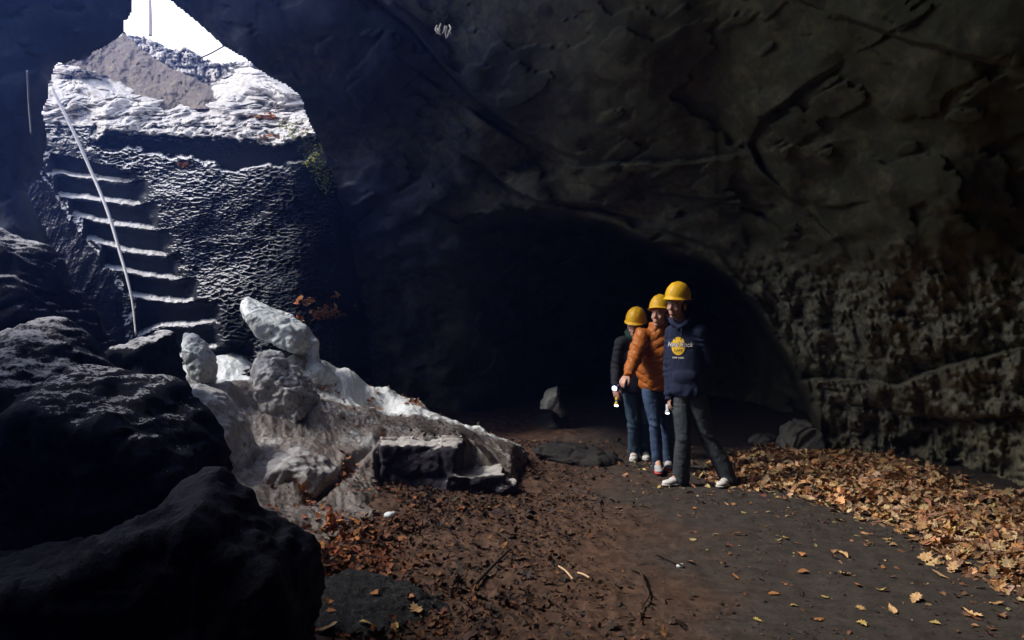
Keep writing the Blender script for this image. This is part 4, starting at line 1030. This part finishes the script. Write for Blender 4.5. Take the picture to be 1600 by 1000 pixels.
# --- person in the orange puffer
J = dict(pelvis=V3(1026,601,7.52), chest=V3(1021,548,7.50), neck=V3(1028,508,7.50), shoulder=[V3(1003,524,7.46), V3(1042,522,7.58)], elbow=[V3(992,558,7.28), V3(1047,568,7.64)],
         wrist=[V3(980,586,7.10), V3(1048,602,7.58)], hip=[V3(1016,611,7.50), V3(1036,611,7.56)], knee=[V3(1023,663,7.42), V3(1042,664,7.55)], ankle=[V3(1028,718,7.42), V3(1045,720,7.62)], yaw=18, tR=yawR(18))
hd = [(nz((-.55, -.55, -.55)), .45, 1, nz((.2, .3, -.8))), (nz((0, -.1, -1)), .3, 1, nz((-.9, 0, 0)))]
p2 = make_person('person in an orange quilted jacket and blue jeans pointing a flashlight', 7.5, J, V3(1031,493,7.46), yawR(38, -6, -3), M['hair_br'], hd, puffer,
            (.088, .062, .056), M['jeans'], (M['shoe_grey'], M['red'], M['white']), [(-.12, -1, 0), (-.25, -.97, 0)], True, 41)
torch(W(960,607,6.90), (-.40, -.86, -.12), M['torch_blue'], M['lamp'], 'lit blue flashlight in the outstretched hand of the person in orange', L=.12, head=.026)
# --- person behind in the dark coat
J = dict(pelvis=V3(991,600,8.12), chest=V3(988,553,8.10), neck=V3(993,524,8.05), shoulder=[V3(970,536,8.05), V3(1009,535,8.18)], elbow=[V3(963,572,8.06), V3(1014,574,8.22)],
         wrist=[V3(962,606,7.95), V3(1012,604,8.15)], hip=[V3(984,607,8.10), V3(1002,607,8.16)], knee=[V3(990,658,8.04), V3(1007,660,8.10)], ankle=[V3(991,706,8.10), V3(1008,707,8.16)], yaw=14, tR=yawR(14))
hd = [(nz((.05, -.25, -1)), .42, 1, nz((.5, .7, 0))), (nz((0, -.1, -1)), .3, 1, nz((-.9, 0, 0)))]
p1 = make_person('person in a dark coat and teal jeans looking down, furthest back of the three', 8.1, J, V3(993,511,8.0), yawR(24, 16, 5), M['hair_br'], hd, coat,
            (.090, .068, .072), M['jeans2'], (M['white'], M['sole'], M['shoe_grey']), [(-.25, -.97, 0), (-.1, -1, 0)], True, 51)
torch(W(963,634,7.86), (-.12, -.62, -.72), M['torch_yellow'], M['lamp'], 'lit yellow flashlight held low by the person in the dark coat', L=.11, head=.024, ring=M['torch_blue'])

# ------------------------------------------------------------------ leaves and litter
def leaf_outline(kind):
    if kind == 'oak':
        r = [(0, -.52), (.05, -.40), (.12, -.34), (.10, -.22), (.24, -.14), (.15, -.02), (.30, .10), (.19, .20), (.27, .34), (.12, .38), (.09, .50)]
    elif kind == 'maple':
        r = [(0, -.50), (.03, -.34), (.22, -.36), (.20, -.24), (.46, -.10), (.34, .0), (.52, .20), (.28, .16), (.22, .22), (.26, .42), (.12, .34)]
    else:
        r = [(0, -.50), (.10, -.38), (.20, -.20), (.24, 0), (.20, .20), (.11, .38)]
    tip = [(0, .56)]
    return np.array(r+tip+[(-x, y) for x, y in r[:0:-1]])
LO = [leaf_outline(k) for k in ('oak', 'maple', 'plain')]
LEAF_COLS = np.array([(.54, .30, .13), (.58, .37, .18), (.44, .21, .08), (.26, .125, .06), (.17, .08, .04), (.50, .36, .20), (.36, .24, .12), (.22, .125, .07), (.44, .30, .18)])
def leaf_geo(n, rs, kinds=(.5, .3, .2)):
    """templates -> per-leaf (V, F) with midrib fold and curl, unit size"""
    k = rs.choice(3, p=kinds); O = LO[k]*np.array([rs.uniform(.8, 1.25), 1]); m = len(O)
    V = np.zeros((m+1, 3)); V[:m, :2] = O; V[m] = (0, .02, 0)
    fold = rs.uniform(-.1, .55); cu = rs.uniform(-.5, .9); tw = rs.uniform(-.5, .5)
    V[:, 2] = np.abs(V[:, 0])*fold+V[:, 1]**2*cu+V[:, 0]*V[:, 1]*tw+rs.uniform(-.05, .05, m+1)
    F = np.array([[i, (i+1) % m, m] for i in range(m)]); return V, F
def make_leaves(xy, sizes, cols, zoff, tilt, rs, hfn=None):
    P = xy; z = (hfn or ground_h)(P[:, 0], P[:, 1]); Vs = []; Fs = []; Cs = []; o = 0
    for i in range(len(P)):
        V, F = leaf_geo(0, rs); R = rotz(rs.uniform(0, 6.28))@rotx(rs.normal(0, tilt))@roty(rs.normal(0, tilt))
        V = (V*sizes[i])@R.T; V = V+np.array([P[i, 0], P[i, 1], z[i]+zoff[i]-min(0, V[:, 2].min())*.6])
        Vs.append(V); Fs.append(F+o); Cs.append(np.tile(cols[i], (len(V), 1))); o += len(V)
    return np.vstack(Vs), np.vstack(Fs), np.vstack(Cs)
def leaf_cols(n, rs, pal=LEAF_COLS, v=.22):
    c = pal[rs.randint(len(pal), size=n)]; return np.clip(c*(1+rs.normal(0, v, (n, 1)))*(1+rs.normal(0, .06, (n, 3))), .01, .85)
M['leaf'] = vcol_mat('dry_leaf', rough=.65)
M['chip'] = vcol_mat('soil_chip', rough=.85, nscale=90)
def snow_top(x, y):
    h, e = snow_h(x, y); return np.where(e > .05, h, ground_h(x, y))

sc_o = blob('scree_rock', [PR([(470,1010),(480,960),(492,915),(515,893),(550,884),(600,892),(650,910),(700,938),(735,975),(750,1020)], 4.12, .55, .72, (580,1010))], .014, M['scree'],
    'low grey gravelly rock in the bottom left of the path, strewn with bright leaves', 'rock', n=((3, .04), (12, .02), (40, .012)), seed=751, smooth=6)
_v = np.array([v.co[:] for v in sc_o.data.vertices])+np.array(sc_o.location); SCREE = BVHTree.FromPolygons(_v.tolist(), [p.vertices[:] for p in sc_o.data.polygons])
def litter():
    rs = np.random.RandomState(5)
    # dense drift against the right wall
    P = np.stack([rs.uniform(1.7, 4.9, 26000), rs.uniform(3.3, 9.3, 26000)], 1)
    nn = fbm(np.stack([P[:, 0]*1.7, P[:, 1]*1.7, 0*P[:, 0]], 1), 3, seed=801)
    f = pile_f(P[:, 0], P[:, 1])+.35*nn
    wx = np.interp(P[:, 1], [3, 5, 6.2, 7.7, 8.8, 9.5], [4.9, 4.6, 4.15, 3.95, 3.6, 3.2])
    pr = np.clip(sstep(-.12, .25, f), 0, 1)*sstep(.1, -.25, P[:, 0]-wx)
    pr = np.where(P[:, 1] > 8.3, pr*.35, pr)
    P = P[rs.rand(len(P)) < pr*.72]; n = len(P)
    V, F, C = make_leaves(P, rs.uniform(.045, .10, n), leaf_cols(n, rs), rs.uniform(0, .035, n)*sstep(0, .4, pile_f(P[:, 0], P[:, 1])), .42, rs)
    tag(make_mesh('leaf_drift', V, F, M['leaf'], smooth=False, colors=C, loc=(3.2, 6, 0)), 'deep drift of dry tan autumn leaves along the foot of the right wall', 'leaves', kind='stuff')
    # thin scatter on the trodden soil
    P = np.stack([rs.uniform(-.2, 3.6, 9000), rs.uniform(3.4, 9.0, 9000)], 1); f = pile_f(P[:, 0], P[:, 1]); nn = fbm(np.stack([P[:, 0]*1.2, P[:, 1]*1.2, 0*P[:, 0]], 1), 3, seed=811)
    pr = .16*np.exp(np.minimum(f, 0)/.55)*(.35+1.3*sstep(-.2, .4, nn))*(1+1.2*sstep(5.0, 3.9, P[:, 1])*sstep(-1.6, -.4, f))
    P = P[(rs.rand(len(P)) < pr*2.2) & (f < .15)]; n = len(P)
    pal = np.array([(.42, .25, .11), (.30, .15, .07), (.18, .09, .045), (.50, .36, .17), (.22, .09, .055), (.22, .20, .09), (.14, .075, .045)])
    V, F, C = make_leaves(P, rs.uniform(.015, .075, n)*rs.uniform(.6, 1.15, n), leaf_cols(n, rs, pal, .3), rs.uniform(0, .006, n), .22, rs)
    tag(make_mesh('fallen_leaves', V, F, M['leaf'], smooth=False, colors=C, loc=(1.5, 5, 0)), 'thin scatter of brown and yellow leaves on the trodden soil before the drift', 'leaves', kind='stuff')
    # rotten leaves, bark and clods on the churned soil at the left and centre
    P = np.stack([rs.uniform(-1.9, 2.0, 42000), rs.uniform(3.4, 9.2, 42000)], 1); nn = fbm(np.stack([P[:, 0]*2.1, P[:, 1]*1.5, 0*P[:, 0]], 1), 4, seed=821)
    xe = P[:, 0]-.10*(P[:, 1]-4)
    pr = sstep(1.0, -.5, xe+.9*nn)*(.35+.9*sstep(-.3, .3, nn))*np.where(P[:, 1] > 6.4, .6, 1.)
    _, se = snow_h(P[:, 0], P[:, 1]); pr = np.where(se > .12, .30*(nn > -.15)*sstep(7.9, 7.3, P[:, 1]), pr)
    P = P[rs.rand(len(P)) < pr*.75]; n = len(P)
    pal = np.array([(.055, .030, .020), (.085, .045, .026), (.12, .058, .03), (.035, .022, .016), (.07, .05, .035), (.16, .07, .03), (.045, .04, .035)])
    C0 = leaf_cols(n, rs, pal, .3); red = sstep(.0, -1.0, P[:, 0]+.25*(P[:, 1]-3.6))*(rs.rand(n) < .55); C0 = C0*(1-red[:, None])+red[:, None]*leaf_cols(n, rs, np.array([(.30, .10, .04), (.42, .17, .06), (.22, .07, .03)]))
    sz = rs.uniform(.014, .045, n)*(1+.9*(rs.rand(n) < .12)); sz = np.where(red > 0, sz*1.35, sz); se2 = snow_h(P[:, 0], P[:, 1])[1]; sz = np.where(se2 > .12, sz*.55, sz)
    V, F, C = make_leaves(P, sz, C0, rs.uniform(0, .012, n), .5, rs, snow_top)
    tag(make_mesh('soil_litter', V, F, M['chip'], smooth=False, colors=C, loc=(0, 5, 0)), 'churned litter of rotten leaves, bark and clods on dark brown soil', 'litter', kind='stuff')
    P = np.stack([rs.uniform(-1.2, 3.4, 16000), rs.uniform(3.4, 8.6, 16000)], 1); nn = fbm(np.stack([P[:, 0]*2.6, P[:, 1]*2.0, 0*P[:, 0]], 1), 4, seed=825)
    P = P[rs.rand(len(P)) < (.12+.6*sstep(.0, .45, nn))*(P[:, 1] < 8.3)]; n = len(P)
    V, F, C = make_leaves(P, rs.uniform(.008, .026, n), leaf_cols(n, rs, np.array([(.075, .042, .026), (.11, .06, .035), (.05, .035, .025), (.17, .085, .04), (.035, .028, .022)]), .3), rs.uniform(0, .006, n), .4, rs)
    tag(make_mesh('soil_crumbs', V, F, M['chip'], smooth=False, colors=C, loc=(1, 5, 0)), 'fine brown crumbs and leaf fragments trodden into the path', 'litter', kind='stuff')
    # leaves in pockets on the snow bank
    spots = [(505,602,7.9,60,26,5),(650,618,8.2,34,16,4),(455,752,5.9,60,20,6),(545,735,6.3,26,14,5),(520,830,5.3,70,30,9),(700,690,6.9,20,8,3),(585,612,8.1,20,20,3),(480,775,5.7,30,14,6),(770,695,8.2,26,6,3)]
    Q = []
    for px, py, y, c, sx, sy in spots:
        for _ in range(c): a = W(px+rs.normal(0, sx*.5), py+rs.normal(0, sy*.5), y+rs.normal(0, .06)); Q.append((a[0], a[1]))
    P = np.array(Q); n = len(P); pal = np.array([(.42, .17, .06), (.30, .10, .04), (.50, .25, .08), (.20, .08, .04)])
    V, F, C = make_leaves(P, rs.uniform(.03, .075, n), leaf_cols(n, rs, pal), rs.uniform(.0, .02, n), .5, rs, snow_top)
    tag(make_mesh('leaves', V, F, M['leaf'], smooth=False, colors=C, loc=(-1.8, 6.8, .5)), 'rust brown leaves caught in hollows of the dirty snow bank', 'leaves', kind='stuff')
    # leaves lying where the carved flank meets the ice
    Q = []
    for c, px, py, sx, sy in ((80, 505, 488, 26, 9), (22, 478, 470, 18, 6), (20, 455, 500, 20, 8), (12, 525, 462, 5, 6), (6, 556, 476, 4, 5), (10, 422, 212, 26, 3), (26, 415, 182, 22, 6), (10, 285, 258, 14, 4)):
        for _ in range(c): Q.append((px+rs.normal(0, sx*.5), py+rs.normal(0, sy*.5)))
    obj = bpy.data.objects.get('rock_staircase'); fl = [o for o in bpy.data.objects if o.name.startswith('flank')][0]; Vf = np.array([v.co[:] for v in fl.data.vertices])+np.array(WPOS[obj.name]); 
    bvh = BVHTree.FromPolygons(Vf.tolist(), [p.vertices[:] for p in fl.data.polygons])
    ldo = bpy.data.objects['rock_ledge']; Vl = np.array([v.co[:] for v in ldo.data.vertices])+np.array(ldo.location); bv2 = BVHTree.FromPolygons(Vl.tolist(), [p.vertices[:] for p in ldo.data.polygons])
    Vs = []; Fs = []; Cs = []; o = 0
    for px, py in Q:
        d = Vector(W(px, py, 1))-Vector((0, 0, EYE)); d.normalize()
        h = (bv2 if py < 240 else bvh).ray_cast(Vector((0, 0, EYE)), d)
        if h[0] is None: continue
        V, F = leaf_geo(0, rs); R = Euler((rs.uniform(-1, 1), rs.uniform(-1, 1), rs.uniform(0, 6))).to_matrix(); V = (V*rs.uniform(.05, .10))@np.array(R).T+np.array(h[0])-np.array(d)*.03
        Vs.append(V); Fs.append(F+o); Cs.append(np.tile(leaf_cols(1, rs, np.array([(.45, .16, .06), (.55, .24, .09), (.35, .12, .05), (.6, .4, .2)]))[0], (len(V), 1))); o += len(V)
    V = np.vstack(Vs); tag(make_mesh('rust_leaves', V, np.vstack(Fs), M['leaf'], smooth=False, colors=np.vstack(Cs), loc=tuple(V.mean(0))), 'clusters of orange brown leaves caught on the carved rock above the ice', 'leaves', kind='stuff')
    # yellow green moss and fern sprigs down the right rim of the opening
    Vs = []; Fs = []; Cs = []; o = 0; path = [(440,195),(470,210),(484,238),(498,252),(508,278),(512,292),(486,260),(472,222),(520,232),(548,232)]
    for i in range(620):
        k = rs.randint(len(path)-1); t = rs.rand(); px = path[k][0]*(1-t)+path[k+1][0]*t+rs.normal(0, 7); py = path[k][1]*(1-t)+path[k+1][1]*t+rs.normal(0, 7)
        d = Vector(W(px, py, 1))-Vector((0, 0, EYE)); d.normalize(); hs = [b.ray_cast(Vector((0, 0, EYE)), d) for b in (bvh, bv2)]; hs = [h for h in hs if h[0] is not None]
        if not hs: continue
        h = min(hs, key=lambda q: q[3]); V, F = leaf_geo(0, rs); R = Euler((rs.uniform(-1.5, 1.5), rs.uniform(-1.5, 1.5), rs.uniform(0, 6))).to_matrix()
        V = (V*np.array([.5, 1, 1])*rs.uniform(.025, .06))@np.array(R).T+np.array(h[0])-np.array(d)*.05
        Vs.append(V); Fs.append(F+o); Cs.append(np.tile(leaf_cols(1, rs, np.array([(.45, .50, .10), (.30, .38, .08), (.60, .58, .18), (.18, .24, .07)]))[0], (len(V), 1))); o += len(V)
    V = np.vstack(Vs); tag(make_mesh('moss', V, np.vstack(Fs), M['leaf'], smooth=False, colors=np.vstack(Cs), loc=tuple(V.mean(0))), 'yellow green moss and small ferns on the right rim of the stair flank', 'moss', kind='stuff')
    # single leaves one can count in the near foreground
    spots = [(1395,955,'l'),(1345,978,'y'),(1240,945,'y'),(1183,975,'y'),(1320,900,'l'),(1380,890,'r'),(1413,838,'y'),(1445,880,'l'),(1150,840,'r'),(1130,883,'y'),(1228,845,'y'),(1300,805,'y'),(1318,870,'l'),
             (1340,918,'r'),(1470,905,'l'),(1430,940,'l'),(1520,960,'l'),(1460,975,'y'),(1560,925,'l'),(1280,970,'r'),(1210,925,'r'),(1150,900,'r'),(1495,935,'r'),(1376,925,'y'),(1255,893,'r'),
             (1105,765,'y'),(1030,765,'y'),(1085,800,'r'),(1170,790,'r'),(1215,780,'y'),(1250,870,'r'),(520,955,'r'),(585,928,'r'),(640,935,'r'),(570,975,'y'),(620,980,'y'),(650,955,'l'),(512,985,'l'),(515,942,'r'),(650,795,'r'),(1290,930,'y')]
    cc = {'l': (.60, .38, .18), 'y': (.52, .38, .12), 'r': (.46, .20, .07)}; lb = {'l': 'large pale tan leaf lying alone on the dark soil', 'y': 'small golden yellow leaf lying alone on the dark soil', 'r': 'rusty brown leaf lying alone on the dark soil'}
    for px, py, k in spots:
        y = 1.6*F_PX/(py-HY); x = W(px, py, y)[0]; V, F = leaf_geo(0, rs); hz = None
        d = Vector(W(px, py, 1))-Vector((0, 0, EYE)); d.normalize(); hh = SCREE.ray_cast(Vector((0, 0, EYE)), d)
        if hh[0] is not None: x, y, hz = hh[0]
        s = {'l': .090, 'y': .055, 'r': .062}[k]*rs.uniform(.85, 1.15)
        z = float(ground_h(np.array([x]), np.array([y]))[0]) if hz is None else hz; R = rotz(rs.uniform(0, 6.28))@rotx(rs.normal(0, .2)+.15)@roty(rs.normal(0, .2)); V = (V*s)@R.T; V[:, 2] -= V[:, 2].min()-.004
        # stalk
        st = (np.array([[0, -.5, 0], [.01, -.5, .01], [.03, -.78, .02], [.02, -.78, .0]])*s)@R.T; st[:, 2] += .006
        F = np.vstack([F, [[len(V), len(V)+1, len(V)+2], [len(V), len(V)+2, len(V)+3]]]); V = np.vstack([V, st])+np.array([x, y, z])
        o_ = make_mesh('leaf', V, F, M['leaf'], smooth=False, colors=np.tile(np.array(cc[k])*rs.uniform(.8, 1.15), (len(V), 1)), loc=(x, y, z)); tag(o_, lb[k], 'leaf', {'l': 'large pale leaves lying singly', 'y': 'golden leaves lying singly', 'r': 'rusty leaves lying singly'}[k])
    # twigs
    def g(px, py, dz=.01):
        y = 1.6*F_PX/(py-HY); x = W(px, py, y)[0]; return (x, y, float(ground_h(np.array([x]), np.array([y]))[0])+dz)
    tube('twig', [g(873,896,.02), g(884,905,.03), g(895,915,.02)], .006, M['twig_pale'], 'short pale orange split twig, left one of the pale pair', 'twig')
    tube('twig', [g(903,902,.02), g(912,908,.03), g(921,914,.02)], .006, M['twig_pale'], 'short pale orange split twig, right one of the pale pair', 'twig')
    tube('twig', [g(985,895,.015), g(1001,903,.03), g(1006,922,.035), g(1014,938,.02), g(1003,957,.02), g(1000,980,.012)], [.007, .008, .006, .004], M['twig'], 'crooked dark branch arching over the soil in front of the people', 'twig')
    tube('twig', [g(742,918,.02), g(768,900,.05), g(790,880,.05), g(798,868,.02)], [.012, .010, .006], M['twig'], 'straight dark stick lying slantwise on the churned soil', 'twig')
    tube('twig', [g(772,843,.02), g(785,852,.03), g(805,862,.02)], .007, M['twig'], 'short thin dark stick up the slope from the slanting stick', 'twig')
    tube('twig', [g(1020,870,.02), g(1045,880,.03), g(1065,888,.02)], .006, M['twig'], 'thin dark stick near the middle of the trodden path', 'twig')
    # lumps of ice and loose stones on the soil
    k = 0
    for px, py, s, lab in ((607,826,.035,'small glassy ice lump on the brown soil below the dirty snow'), (1062,886,.02,'tiny pale pebble in the middle of the trodden path')):
        c = g(px, py, s*.5); blob('ice_chunk' if s > .03 else 'pebble', [ell(c, (s*1.2, s, s*.8)), ell(np.array(c)+[s*.8, .01, s*.2], (s*.7, s*.6, s*.6))], .006, M['ice_clean'], lab, 'ice' if s > .03 else 'pebble', n=((20, .006),), seed=850+k); k += 1
litter()

# pale roots dangling from the roof joint
_rs = np.random.RandomState(3); _rt = empty('root_tuft', W(692, 40, 7.2), 'little tuft of pale roots hanging from a joint in the cave roof', 'roots')
for _i in range(9):
    _x = 680+_i*3.4+_rs.normal(0, 1); _y = 40+_rs.normal(0, 4); _l = _rs.uniform(8, 20)
    _p = [W(_x, _y, 7.2), W(_x+_rs.normal(0, 2), _y+_l*.5, 7.15), W(_x+_rs.normal(0, 3), _y+_l, 7.15)]
    _o = tube('root', _p, [.008, .007, .003], M['rope'], None, None, parent=_rt)
